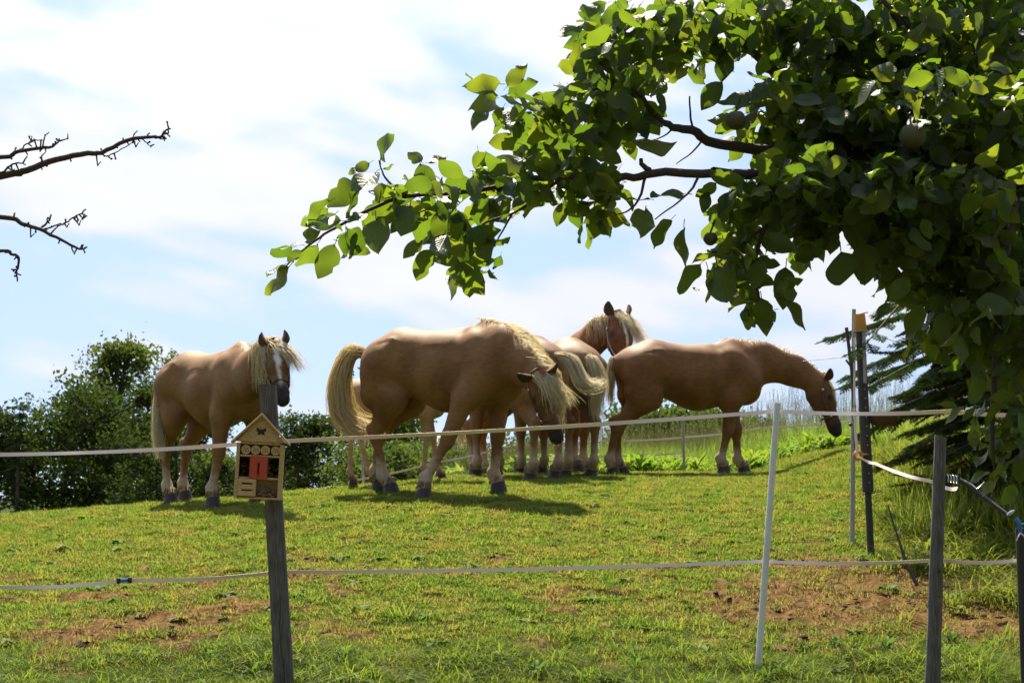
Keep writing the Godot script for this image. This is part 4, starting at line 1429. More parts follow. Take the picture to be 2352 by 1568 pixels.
# ---------------------------------------------------------------- insect house
func make_insect_house() -> void:
	var o := P(596, 1052, 6.925)
	var t := thing("insect_house", "pale wooden insect house with gabled roof and red panel", "insect house", o)
	var u := 6.96 / FPX
	t.rotation.z = -0.045
	t.rotation.y = 0.10
	# panel face at z = 0; x, y in the photograph's units from (597, 1052)
	var bx := func(m: MB, x: float, y: float, z: float, w: float, h: float, d: float, bev := 0.002) -> void: m.box(Transform3D(Basis.IDENTITY, Vector3(x * u, -y * u, z)), Vector3(w * u, h * u, d), bev)
	var D := 0.062
	var m := MB.new()
	bx.call(m, 0, 30, -D + 0.004, 104, 124, 0.008)
	part(t, "back_board", m.mesh(M.pine))
	for s in [-1.0, 1.0]:
		m = MB.new()
		bx.call(m, s * 49.5, 30, -D * 0.5 + 0.004, 8 if s < 0 else 10, 126, D)
		part(t, "side_board", m.mesh(M.pine))
	for y in [-34.0, -4.5, 46.0, 91.0]:
		m = MB.new()
		bx.call(m, 0, y, -D * 0.5 + 0.001, 90, 4.5 if y > -30 else 6.0, D * 0.94)
		part(t, "shelf", m.mesh(M.pine))
	# gable
	m = MB.new()
	for z in [0.006, -D]:
		m.face([Vector3(-55 * u, 37 * u, z), Vector3(55 * u, 37 * u, z), Vector3(0, 97 * u, z)], Color.WHITE, Vector3(0, 0, 1 if z > 0 else -1))
	m.face([Vector3(-55 * u, 37 * u, 0.006), Vector3(55 * u, 37 * u, 0.006), Vector3(55 * u, 37 * u, -D), Vector3(-55 * u, 37 * u, -D)], Color.WHITE, Vector3.DOWN)
	part(t, "gable", m.mesh(M.pine))
	for s in [-1.0, 1.0]:
		m = MB.new()
		var a := Vector3(s * -1.5 * u, 101 * u, -D * 0.5 + 0.008)
		var b := Vector3(s * 66 * u, 33 * u, -D * 0.5 + 0.008)
		var dx := (b - a)
		var bas := Basis(dx.normalized(), Vector3(-dx.y, dx.x, 0).normalized() * s, Vector3(0, 0, 1) * s)
		m.box(Transform3D(bas, (a + b) * 0.5), Vector3(dx.length(), 0.009, D + 0.045), 0.002)
		part(t, "roof_board", m.mesh(M.pine))
	# burnt butterfly mark
	m = MB.new()
	for s in [-1.0, 1.0]:
		m.face([Vector3(0, 63 * u, 0.0075), Vector3(s * 11 * u, 70 * u, 0.0075), Vector3(s * 10.5 * u, 61 * u, 0.0075), Vector3(s * 3 * u, 58 * u, 0.0075)], Color.WHITE, Vector3(0, 0, 1))
		m.face([Vector3(0, 59.5 * u, 0.0075), Vector3(s * 7.5 * u, 58.5 * u, 0.0075), Vector3(s * 8 * u, 52 * u, 0.0075), Vector3(s * 2 * u, 54 * u, 0.0075)], Color.WHITE, Vector3(0, 0, 1))
		m.tube([Vector3(0, 63 * u, 0.0075), Vector3(s * 3 * u, 70 * u, 0.0075)], 0.0006, 0.0004, 4)
	m.tube([Vector3(0, 65 * u, 0.008), Vector3(0, 52 * u, 0.008)], 0.0022, 0.0012, 6)
	part(t, "butterfly_mark", m.mesh(M.burnt))
	# drilled logs
	for k in 4:
		var cx := -32.5 + 22.0 * k + (1.5 if k == 3 else 0.0)
		var c := Vector3(cx * u, 18.5 * u, 0)
		var rr := 10.6 * u
		var lg := CSGCylinder3D.new()      # the holes are drilled out of the log
		lg.name = "drilled_log" if k == 0 else "drilled_log_%03d" % k
		lg.radius = rr
		lg.height = 0.05
		lg.sides = 20
		lg.material = M.pine
		lg.rotation.x = PI * 0.5
		lg.position = c + Vector3(0, 0, -0.029 - 0.003 * (k % 2))
		for q in [[-0.35, 0.3], [0.35, 0.25], [0.0, -0.35], [-0.5, -0.2], [0.5, -0.3], [0.02, 0.06]]:
			var hole := CSGCylinder3D.new()
			hole.name = "hole"
			hole.operation = CSGShape3D.OPERATION_SUBTRACTION
			hole.radius = 0.0026
			hole.height = 0.04
			hole.sides = 8
			hole.material = M.pine
			hole.position = Vector3(q[0] * rr, 0.016, -q[1] * rr)
			lg.add_child(hole, true)
		t.add_child(lg)
	# red panel with a slot
	m = MB.new()
	for s in [-1.0, 1.0]:
		bx.call(m, s * 11.2 - 1.5, 21, 0.004, 17.6, 51, 0.01, 0.001)
	bx.call(m, -1.5, 3.2, 0.004, 4.8, 15.5, 0.0098, 0.0005)
	bx.call(m, -1.5, 42.6, 0.004, 4.8, 7.8, 0.0098, 0.0005)
	part(t, "red_panel", m.mesh(M.red))
	m = MB.new()
	bx.call(m, -1.5, 24, -0.03, 30, 38, 0.006, 0.0)
	part(t, "slot_back", m.mesh(M.red))
	# canes on either side
	var r := RandomNumberGenerator.new()
	r.seed = 4
	for s in [-1.0, 1.0]:
		m = MB.new()
		for i in 70:
			var c := Vector3((s * 33.5 - 1.0 + r.randf_range(-10.5, 10.5)) * u, -(20.5 + r.randf_range(-21, 21)) * u, 0)
			var g := r.randf_range(0.45, 1.0)
			m.tube([c + Vector3(0, 0, -0.05), c + Vector3(0, 0, -0.012 + r.randf() * 0.01)], 0.0035, 0.0035, 7, Color(0.16, 0.115, 0.06) * g)
		var o2 := part(t, "cane_bundle", m.mesh(M.canes))
		o2.set_meta("kind", "stuff")
	m = MB.new()
	bx.call(m, 0, 20, -0.045, 88, 46, 0.02, 0.0)
	part(t, "inner_board", m.mesh(M.pine))
	# slotted box below left
	for q in [[52.5, 8.6], [66.5, 11.0], [81.5, 11.5]]:
		m = MB.new()
		bx.call(m, -25, q[0], 0.001, 41, q[1], 0.014, 0.0015)
		part(t, "box_board", m.mesh(M.pine))
	for q in [58.9, 74.0]:
		for s in [-1.0, 1.0]:
			m = MB.new()
			bx.call(m, -25 + s * 16.2, q, 0.001, 8.6, 3.9, 0.0136, 0.0004)
			part(t, "slot_end", m.mesh(M.pine))
	m = MB.new()
	bx.call(m, -25, 68, -0.045, 40, 43, 0.01, 0.0)
	part(t, "inner_board", m.mesh(M.pine))
	# bark and cones below right
	for i in 16:
		m = MB.new()
		var c := Vector3((3 + r.randf() * 38) * u, -(66 + 22.0 * sqrt(r.randf())) * u, -0.022 + 0.012 * r.randf())
		var bs := Basis(Vector3.BACK, r.randf_range(-1.2, 1.2)).rotated(Vector3.UP, r.randf_range(-0.6, 0.6))
		m.box(Transform3D(bs, c), Vector3(r.randf_range(0.016, 0.034), r.randf_range(0.006, 0.012), 0.012), 0.002, Color(0.2, 0.13, 0.075) * r.randf_range(0.4, 1.1))
		part(t, "bark_chip", m.mesh(M.canes))


# ---------------------------------------------------------------- quince tree in front
var leaf_shapes := []
var leaf_skins := []
var quince: Node3D
var q_base := Vector3.ZERO
var q_r := RandomNumberGenerator.new()
var leaf_count := 0
var rest_x := []
var rest_c := []

func leaf_mesh(kind: int) -> ArrayMesh:
	# about 1 long from the stalk along +y, blade facing +z: broad, wavy, folded along the midrib, bent at the tip
	var r := RandomNumberGenerator.new()
	r.seed = 500 + kind
	var m := MB.new()
	var fold := r.randf_range(0.05, 0.5)
	var bend := r.randf_range(-0.35, 0.55)
	var wave := r.randf_range(0.03, 0.11)
	var wd := r.randf_range(0.235, 0.30)
	var ph := r.randf() * TAU
	var rows := 9
	var bite := r.randf() < 0.35
	for i in rows + 1:
		var v := float(i) / rows
		var w := 0.008
		if i > 0 and i < rows:
			w = wd * pow(sin(PI * pow(v, 0.88)), 0.66) * (1.0 - 0.22 * smoothstep(0.6, 1.0, v))
		for k in 3:
			var s := k - 1.0
			var e := s * w
			if bite and i == 5 and k == 2:
				e *= 0.72
			var z := fold * absf(s) * w + bend * v * v * 0.5 + wave * sin(v * 9.0 + ph + s * 2.0) * absf(s)
			m.vert(Vector3(e, v * (1.0 - 0.12 * absf(bend) * v) + 0.02 * absf(s) * sin(v * 8.0 + ph), z), Vector3(0, 0, 1), Color.WHITE, Vector2(k / 2.0, v))
	for i in rows:
		for k in 2:
			var p := i * 3 + k
			m.tri(p, p + 1, p + 3)
			m.tri(p + 1, p + 4, p + 3)
	var acc := []
	acc.resize(m.v.size())
	acc.fill(Vector3.ZERO)
	for t in range(0, m.ix.size(), 3):
		var g := (m.v[m.ix[t + 1]] - m.v[m.ix[t]]).cross(m.v[m.ix[t + 2]] - m.v[m.ix[t]])
		if g.z < 0: g = -g
		for e in 3:
			acc[m.ix[t + e]] += g
	for i in m.v.size():
		m.n[i] = acc[i].normalized()
	m.tube([Vector3(0, -0.2, -0.03), Vector3(0, -0.08, 0.0), Vector3(0, 0.06, 0.012)], 0.011, 0.009, 4)
	return m.mesh(null)

func vein_relief() -> ImageTexture:
	var im := Image.create(96, 96, false, Image.FORMAT_RGB8)
	for y in 96:
		for x in 96:
			var s := absf(x / 95.0 - 0.5) * 2.0
			var v := y / 95.0
			var a := absf(fposmod((v - s * 0.32) * 8.0, 1.0) - 0.5) * 2.0
			var h := 0.75 - 0.55 * smoothstep(0.25, 0.0, a) * smoothstep(1.0, 0.7, s) - 0.7 * smoothstep(0.07, 0.0, s) + 0.12 * nz.get_noise_2d(x * 0.3, y * 0.3)
			im.set_pixel(x, y, Color(h, h, h))
	return ImageTexture.create_from_image(im)

func make_leaf_stock() -> void:
	var veins := vein_relief()
	for k in 8:
		leaf_shapes.append(leaf_mesh(k))
	var refl := [lin(0.020, 0.033, 0.012), lin(0.026, 0.042, 0.013), lin(0.020, 0.032, 0.016), lin(0.034, 0.048, 0.015), lin(0.024, 0.036, 0.013)]
	var trans := [lin(0.14, 0.225, 0.013), lin(0.175, 0.255, 0.013), lin(0.10, 0.175, 0.010), lin(0.215, 0.265, 0.015), lin(0.15, 0.225, 0.014)]
	for k in 5:
		var s := leafy(refl[k], trans[k], 0.45, 0.35)
		s.heightmap_enabled = true
		s.heightmap_texture = veins
		s.heightmap_scale = 0.12
		leaf_skins.append(s)

func set_leaf(x: Transform3D, near_part: bool) -> void:
	var k := q_r.randi() % 8
	var c := q_r.randi() % 5
	if near_part and leaf_count < 300:
		leaf_count += 1
		var o := MeshInstance3D.new()
		o.name = "leaf" if leaf_count == 1 else "leaf_%03d" % (leaf_count - 1)
		o.mesh = leaf_shapes[k]
		o.material_override = leaf_skins[c]
		o.transform = Transform3D(x.basis, x.origin - q_base)
		quince.add_child(o)
	else:
		rest_x.append([Transform3D(x.basis, x.origin - q_base), k, c])

# a leaf whose stalk is at (x0, y0) and whose tip is at (x1, y1) of the photograph
func lf(x0: float, y0: float, x1: float, y1: float, width := 0.8, depth := 4.0) -> void:
	var a := P(x0, y0, depth + q_r.randf_range(-0.05, 0.05))
	var b := P(x1, y1, depth + q_r.randf_range(-0.07, 0.07))
	var y := b - a
	var l := y.length()
	var view := (a - EYE).normalized()
	var z := -view + Vector3(q_r.randfn(), q_r.randfn(), q_r.randfn()) * 0.18
	z = z.rotated(y / l, acos(clampf(width, 0.25, 1.0)) * (1.0 if q_r.randf() < 0.5 else -1.0))
	z = (z - y * (z.dot(y) / (l * l))).normalized()
	if q_r.randf() < 0.5:
		z = -z
	var x := y.cross(z).normalized()
	set_leaf(Transform3D(Basis(x * l, y, z * l), a), true)

func free_leaf(p: Vector3, size: float, near_part: bool) -> void:
	var y := Vector3(q_r.randfn() * 0.8, -0.55 + q_r.randfn() * 0.55, q_r.randfn() * 0.8).normalized()
	var z := (SUN * 0.9 + Vector3(q_r.randfn(), q_r.randfn(), q_r.randfn()) * 0.75)
	z = (z - y * z.dot(y)).normalized()
	if q_r.randf() < 0.35:
		z = -z
	var x := y.cross(z)
	set_leaf(Transform3D(Basis(x * size, y * size, z * size), p), near_part)

func blob(dx: float, dy: float, rx: float, ry: float, depth: float, n: int, near_part := false) -> void:
	var c := P(dx, dy, depth)
	var u := depth / FPX
	for i in int(n * 2.05):
		var d := Vector3(q_r.randfn(), q_r.randfn(), q_r.randfn()).normalized() * pow(q_r.randf(), 0.42)
		free_leaf(c + Vector3(d.x * rx * u, d.y * ry * u, d.z * 0.34), q_r.randf_range(0.056, 0.1), near_part)

func limb(pts: Array, r0: float, r1: float, label := "branch") -> void:     # pts: [x, y, distance]
	var w := []
	for q in pts:
		w.append(P(q[0], q[1], q[2]) - q_base)
	var s := []
	var n := (w.size() - 1) * 4
	for i in n + 1:
		s.append(through(w, float(i) / n) + Vector3(q_r.randfn(), q_r.randfn(), q_r.randfn()) * r1 * 0.35)
	var m := MB.new()
	m.tube(s, r0, r1, 8)
	part(quince, label, m.mesh(M.twig))

func make_quince() -> void:
	q_r.seed = 1234
	make_leaf_stock()
	q_base = on_ground(1.75, -4.2) - Vector3.UP * 0.05
	quince = thing("quince_tree", "quince tree reaching in from the right, its leaves lit from behind", "tree", q_base)
	var m := MB.new()
	var fork := P(2560, 560, 4.25) - q_base
	m.tube([Vector3.ZERO, fork * 0.35 + Vector3(0.05, 0, 0), fork * 0.7, fork], 0.09, 0.06, 12)
	part(quince, "trunk", m.mesh(M.bark))
	limb([[2560, 560, 4.45], [2330, 470, 4.5], [2050, 430, 4.4], [1830, 404, 4.15], [1640, 398, 4.0]], 0.024, 0.0125)
	limb([[1640, 398, 4.0], [1500, 399, 4.0], [1440, 408, 4.0], [1330, 404, 3.98], [1223, 413, 3.95], [1145, 429, 3.92]], 0.0115, 0.0065)
	limb([[1145, 429, 3.92], [1049, 442, 3.9], [935, 450, 3.88], [855, 477, 3.86], [790, 512, 3.85], [745, 538, 3.84], [695, 575, 3.83], [655, 612, 3.82]], 0.0065, 0.0018)
	limb([[1500, 398, 4.0], [1484, 386, 4.0], [1472, 366, 4.0]], 0.009, 0.005)
	limb([[1223, 463, 4.05], [1177, 490, 4.03], [1116, 511, 4.0], [1071, 546, 3.98]], 0.004, 0.002)
	limb([[1290, 408, 3.97], [1250, 440, 4.0], [1223, 463, 4.05]], 0.005, 0.004)
	limb([[1177, 490, 4.03], [1148, 540, 4.0], [1137, 567, 4.0]], 0.003, 0.0015)
	limb([[935, 450, 3.88], [900, 425, 3.87], [880, 400, 3.86], [870, 368, 3.86]], 0.004, 0.0015)
	limb([[935, 450, 3.88], [890, 432, 3.9], [846, 440, 3.9]], 0.0035, 0.0015)
	limb([[1049, 442, 3.9], [1000, 470, 3.86], [960, 490, 3.85]], 0.003, 0.0015)
	limb([[2360, 420, 4.3], [2050, 360, 4.25], [1850, 352, 4.2], [1650, 330, 4.15], [1592, 299, 4.12], [1548, 292, 4.1], [1504, 263, 4.08], [1478, 225, 4.06], [1440, 190, 4.05]], 0.02, 0.004)
	limb([[1592, 299, 4.12], [1586, 265, 4.1], [1584, 220, 4.08]], 0.0035, 0.002)
	limb([[1616, 318, 4.13], [1590, 350, 4.1], [1553, 376, 4.08]], 0.003, 0.0012)
	limb([[1548, 294, 4.1], [1525, 312, 4.1], [1490, 326, 4.1]], 0.003, 0.0012)
	limb([[2250, 330, 4.4], [1980, 255, 4.35], [1797, 177, 4.3], [1748, 138, 4.28], [1701, 91, 4.25], [1639, 29, 4.2], [1600, -30, 4.2]], 0.02, 0.005)
	limb([[1606, 400, 4.0], [1592, 430, 3.98], [1560, 462, 3.97], [1505, 503, 3.96]], 0.004, 0.0016)
	limb([[1482, 408, 4.0], [1468, 455, 4.0], [1445, 482, 4.0], [1412, 494, 4.0]], 0.004, 0.0014)
	limb([[1408, 440, 4.0], [1395, 470, 4.0], [1382, 495, 4.0], [1388, 531, 4.0]], 0.0028, 0.0012)
	limb([[1905, 425, 4.08], [1820, 470, 4.05], [1760, 520, 4.02], [1735, 600, 4.0], [1745, 690, 3.98], [1752, 740, 3.98]], 0.009, 0.0025)
	limb([[1760, 520, 4.02], [1700, 560, 4.0], [1640, 580, 3.99], [1600, 600, 3.98]], 0.005, 0.0015)
	limb([[1701, 91, 4.25], [1680, 60, 4.22], [1690, 10, 4.2]], 0.004, 0.002)
	limb([[2330, 470, 4.2], [2300, 640, 4.15], [2290, 820, 4.1], [2280, 1000, 4.05], [2286, 1080, 4.03]], 0.016, 0.003)
	limb([[2050, 430, 4.1], [2010, 540, 4.05], [1970, 620, 4.0]], 0.008, 0.002)
	limb([[1440, 190, 4.05], [1330, 215, 4.02], [1240, 255, 4.0], [1170, 225, 4.0]], 0.004, 0.0018)
	limb([[2360, 420, 4.3], [2150, 150, 4.3], [1990, -40, 4.3]], 0.02, 0.01)
	# outer leaves whose outline shows against the sky
	var d := 3.85
	lf(663, 614, 620, 682, 0.85, d); lf(649, 610, 607, 619, 0.6, d); lf(692, 575, 655, 602, 0.8, d); lf(729, 559, 680, 619, 0.85, d); lf(689, 562, 637, 566, 0.55, d)
	lf(671, 568, 620, 580, 0.7, d); lf(769, 560, 731, 644, 0.9, d); lf(793, 536, 792, 592, 0.75, d); lf(733, 530, 694, 556, 0.95, d); lf(753, 478, 691, 525, 0.85, d)
	lf(816, 416, 759, 472, 0.95, d); lf(863, 396, 814, 456, 0.7, d); lf(822, 440, 788, 502, 0.7, d); lf(848, 374, 799, 405, 0.75, d); lf(874, 366, 888, 306, 0.7, d)
	lf(880, 388, 908, 380, 0.4, d); lf(863, 500, 871, 588, 1.0, d); lf(965, 374, 992, 460, 1.0, d); lf(1007, 366, 1066, 407, 0.65, d); lf(1204, 366, 1108, 399, 0.85, d)
	lf(1098, 345, 1103, 400, 0.8, 3.95); lf(1092, 426, 1022, 430, 0.7, 3.9); lf(968, 372, 938, 352, 0.8, 3.9); lf(985, 372, 1030, 352, 0.7, 3.9)
	lf(967, 544, 926, 600, 0.8, d); lf(991, 572, 952, 642, 0.7, d); lf(1089, 616, 1079, 693, 1.0, d); lf(1058, 620, 1030, 655, 0.7, d); lf(1124, 618, 1141, 648, 0.7, d)
	lf(1150, 585, 1134, 622, 0.8, d); lf(1120, 548, 1171, 556, 0.4, d); lf(1116, 446, 1094, 519, 0.75, d); lf(1156, 455, 1153, 500, 0.9, d); lf(942, 470, 926, 535, 0.9, d)
	lf(1010, 480, 1000, 560, 0.9, d); lf(1046, 480, 1040, 556, 0.95, d); lf(975, 500, 960, 560, 0.8, d); lf(1080, 530, 1062, 600, 0.9, d); lf(1028, 540, 1015, 610, 0.85, d)
	lf(1110, 540, 1120, 600, 0.85, d); lf(905, 470, 880, 520, 0.8, d); lf(760, 505, 790, 530, 0.75, d); lf(840, 490, 800, 505, 0.4, d); lf(720, 545, 706, 520, 0.8, d)
	lf(1166, 197, 1215, 142, 1.0, 4.0); lf(1146, 193, 1070, 196, 0.95, 4.0); lf(1120, 185, 1066, 178, 0.6, 4.02); lf(1168, 215, 1243, 187, 0.7, 4.0); lf(1138, 226, 1092, 243, 0.9, 4.0)
	lf(1118, 258, 1082, 293, 0.7, 4.0); lf(1156, 246, 1131, 293, 0.9, 4.0); lf(1185, 232, 1196, 290, 0.9, 4.0); lf(1350, 193, 1273, 229, 0.75, 4.0); lf(1326, 226, 1255, 272, 0.85, 4.0)
	lf(1285, 222, 1218, 224, 0.7, 4.0); lf(1364, 141, 1312, 184, 0.75, 4.0); lf(1328, 90, 1326, 171, 0.75, 3.98); lf(1370, 145, 1384, 215, 0.7, 4.0); lf(1272, 337, 1211, 388, 0.8, 3.98)
	lf(1366, 328, 1316, 364, 0.85, 3.98); lf(1312, 345, 1262, 402, 0.9, 3.98); lf(1345, 50, 1271, 90, 0.7, 4.0); lf(1392, 8, 1326, 32, 0.8, 4.0); lf(1571, 22, 1476, 80, 0.6, 4.1)
	lf(1660, 186, 1612, 256, 0.9, 4.1); lf(1736, 207, 1645, 243, 0.6, 4.1); lf(1512, 212, 1530, 262, 0.85, 4.05); lf(1457, 322, 1550, 340, 0.7, 4.05); lf(1486, 282, 1522, 296, 0.7, 4.05)
	lf(1481, 266, 1490, 327, 0.9, 4.05); lf(1482, 484, 1466, 556, 1.0, 3.95); lf(1542, 505, 1495, 571, 0.65, 3.95); lf(1574, 446, 1490, 460, 0.55, 3.95); lf(1492, 458, 1440, 464, 0.4, 3.95)
	lf(1646, 420, 1598, 457, 0.9, 3.95); lf(1630, 440, 1612, 492, 0.9, 3.97); lf(1676, 438, 1645, 500, 0.7, 3.95); lf(1716, 436, 1725, 520, 1.0, 3.93); lf(1572, 522, 1581, 616, 0.5, 3.95)
	lf(1646, 588, 1588, 597, 0.6, 3.95); lf(1610, 606, 1553, 670, 0.55, 3.95); lf(1648, 610, 1672, 709, 1.0, 3.94); lf(1626, 618, 1634, 700, 0.5, 3.95); lf(1714, 604, 1702, 657, 0.9, 3.95)
	lf(1712, 658, 1684, 686, 0.4, 3.95); lf(1750, 686, 1762, 778, 1.0, 3.93); lf(1714, 712, 1712, 744, 0.9, 3.95); lf(1806, 612, 1798, 712, 1.0, 3.95); lf(1932, 578, 1936, 670, 1.0, 3.95)
	lf(1992, 556, 1984, 652, 1.0, 3.95); lf(1890, 545, 1868, 590, 0.8, 3.95); lf(2036, 690, 2010, 742, 0.8, 3.97); lf(2090, 640, 2040, 690, 0.9, 3.97); lf(2120, 700, 2080, 770, 0.8, 3.97)
	lf(1560, 40, 1520, 0, 0.9, 4.1); lf(1440, 40, 1400, 70, 0.9, 4.05); lf(1860, 560, 1830, 610, 0.9, 3.97)
	lf(2250, 822, 2238, 874, 0.8, 4.0); lf(2252, 862, 2228, 930, 0.8, 4.0); lf(2192, 922, 2156, 941, 0.6, 4.0); lf(2216, 933, 2163, 974, 0.65, 4.0); lf(2240, 938, 2208, 966, 0.7, 4.0)
	lf(2238, 990, 2238, 1036, 1.0, 4.0); lf(2278, 1084, 2218, 1103, 0.7, 4.0); lf(2318, 1066, 2264, 1100, 0.45, 4.0); lf(2294, 1092, 2252, 1138, 0.7, 4.0); lf(2336, 1116, 2300, 1158, 0.9, 4.0)
	lf(2310, 830, 2280, 868, 0.8, 4.0); lf(2330, 900, 2270, 915, 0.5, 4.0); lf(2330, 985, 2300, 1010, 0.8, 4.0); lf(2346, 1040, 2322, 1080, 0.8, 4.0)
	# foliage along the limbs
	blob(905, 462, 55, 34, 3.95, 11, true); blob(790, 520, 60, 30, 3.92, 5, true); blob(1010, 480, 60, 45, 3.95, 16, true); blob(1058, 575, 50, 36, 4.0, 15, true); blob(1150, 430, 80, 48, 4.0, 20, true)
	blob(1290, 395, 95, 66, 4.05, 38, true); blob(1380, 440, 50, 45, 4.05, 18, true); blob(1205, 270, 62, 40, 4.05, 14, true); blob(1320, 270, 85, 60, 4.1, 36, true)
	blob(1390, 120, 60, 80, 4.1, 36); blob(1480, 100, 80, 95, 4.2, 52); blob(1440, 230, 50, 60, 4.1, 24); blob(1610, 70, 80, 70, 4.25, 40)
	blob(1760, 45, 110, 70, 4.3, 46); blob(1750, 240, 60, 55, 4.2, 22); blob(1715, 480, 75, 60, 4.1, 34); blob(1700, 590, 62, 65, 4.1, 26); blob(1760, 690, 32, 40, 4.05, 8)
	blob(1880, 110, 120, 120, 4.4, 84); blob(1850, 330, 110, 110, 4.3, 82); blob(1880, 490, 90, 80, 4.2, 58); blob(2060, 120, 140, 120, 4.4, 110); blob(2250, 110, 140, 130, 4.4, 110)
	blob(2060, 360, 140, 130, 4.3, 125); blob(2250, 380, 130, 150, 4.35, 125); blob(2060, 560, 75, 80, 4.15, 52); blob(2190, 600, 120, 110, 4.25, 110); blob(2300, 760, 85, 110, 4.25, 70)
	blob(2170, 740, 55, 55, 4.15, 26); blob(2315, 960, 45, 90, 4.1, 26); blob(2490, 300, 150, 260, 4.5, 220); blob(2480, 760, 120, 200, 4.4, 120); blob(2680, 380, 150, 260, 4.5, 150)
	blob(2250, -120, 280, 120, 4.5, 170); blob(1850, -110, 240, 90, 4.5, 90); blob(2250, -60, 280, 150, 5.1, 120); blob(2300, 250, 200, 200, 5.1, 110); blob(2120, 420, 160, 160, 4.7, 130); blob(2330, 640, 120, 200, 4.8, 160); blob(1960, 200, 130, 160, 4.7, 110)  # crown above and behind, some of it added to shade the front leaves
	blob(1830, 415, 110, 60, 3.95, 34, true); blob(2010, 440, 110, 70, 4.0, 50, true); blob(2200, 470, 120, 80, 4.05, 55); blob(2080, 250, 150, 100, 4.1, 50); blob(1950, 260, 90, 60, 4.1, 30); blob(2260, 250, 110, 110, 4.1, 45)
	for k in 8:
		for c in 5:
			var xs := []
			for q in rest_x:
				if q[1] == k and q[2] == c:
					xs.append(q[0])
			if xs.is_empty():
				continue
			var mm := MultiMesh.new()
			mm.transform_format = MultiMesh.TRANSFORM_3D
			mm.instance_count = xs.size()
			mm.mesh = leaf_shapes[k]
			for i in xs.size():
				mm.set_instance_transform(i, xs[i])
			var o := MultiMeshInstance3D.new()
			o.name = "leaves"
			o.multimesh = mm
			o.material_override = leaf_skins[c]
			quince.add_child(o, true)
			o.set_meta("kind", "stuff")
	# fruit
	M.quince = grained([lin(0.045, 0.05, 0.016), lin(0.085, 0.08, 0.028)], 0.05, Vector3(20, 20, 20), 41, 0.7)
	for q in [[2097, 312, 3.85, 0.033], [1690, 276, 3.98, 0.026], [1632, 548, 4.0, 0.018], [1390, 205, 4.05, 0.02]]:
		var f := MB.new()
		var c := P(q[0], q[1], q[2]) - q_base
		f.ball(Transform3D(Basis(Vector3.BACK, 0.3), c), Vector3(q[3], q[3] * 0.95, q[3]), 12, 16)
		for i in f.v.size():
			var e := f.v[i] - c
			f.v[i] = c + e * (1.0 + 0.06 * nz.get_noise_3dv(e * 40.0) - 0.1 * smoothstep(0.8, 1.0, e.normalized().y))
		var fr := part(quince, "fruit", f.mesh(M.quince))
		var s := MB.new()
		s.tube([c + Vector3(0, q[3] * 0.85, 0), c + Vector3(0.006, q[3] + 0.012, 0), c + Vector3(0.012, q[3] + 0.03, 0.0)], 0.0025, 0.003, 5)
		part(fr, "stalk", s.mesh(M.twig))


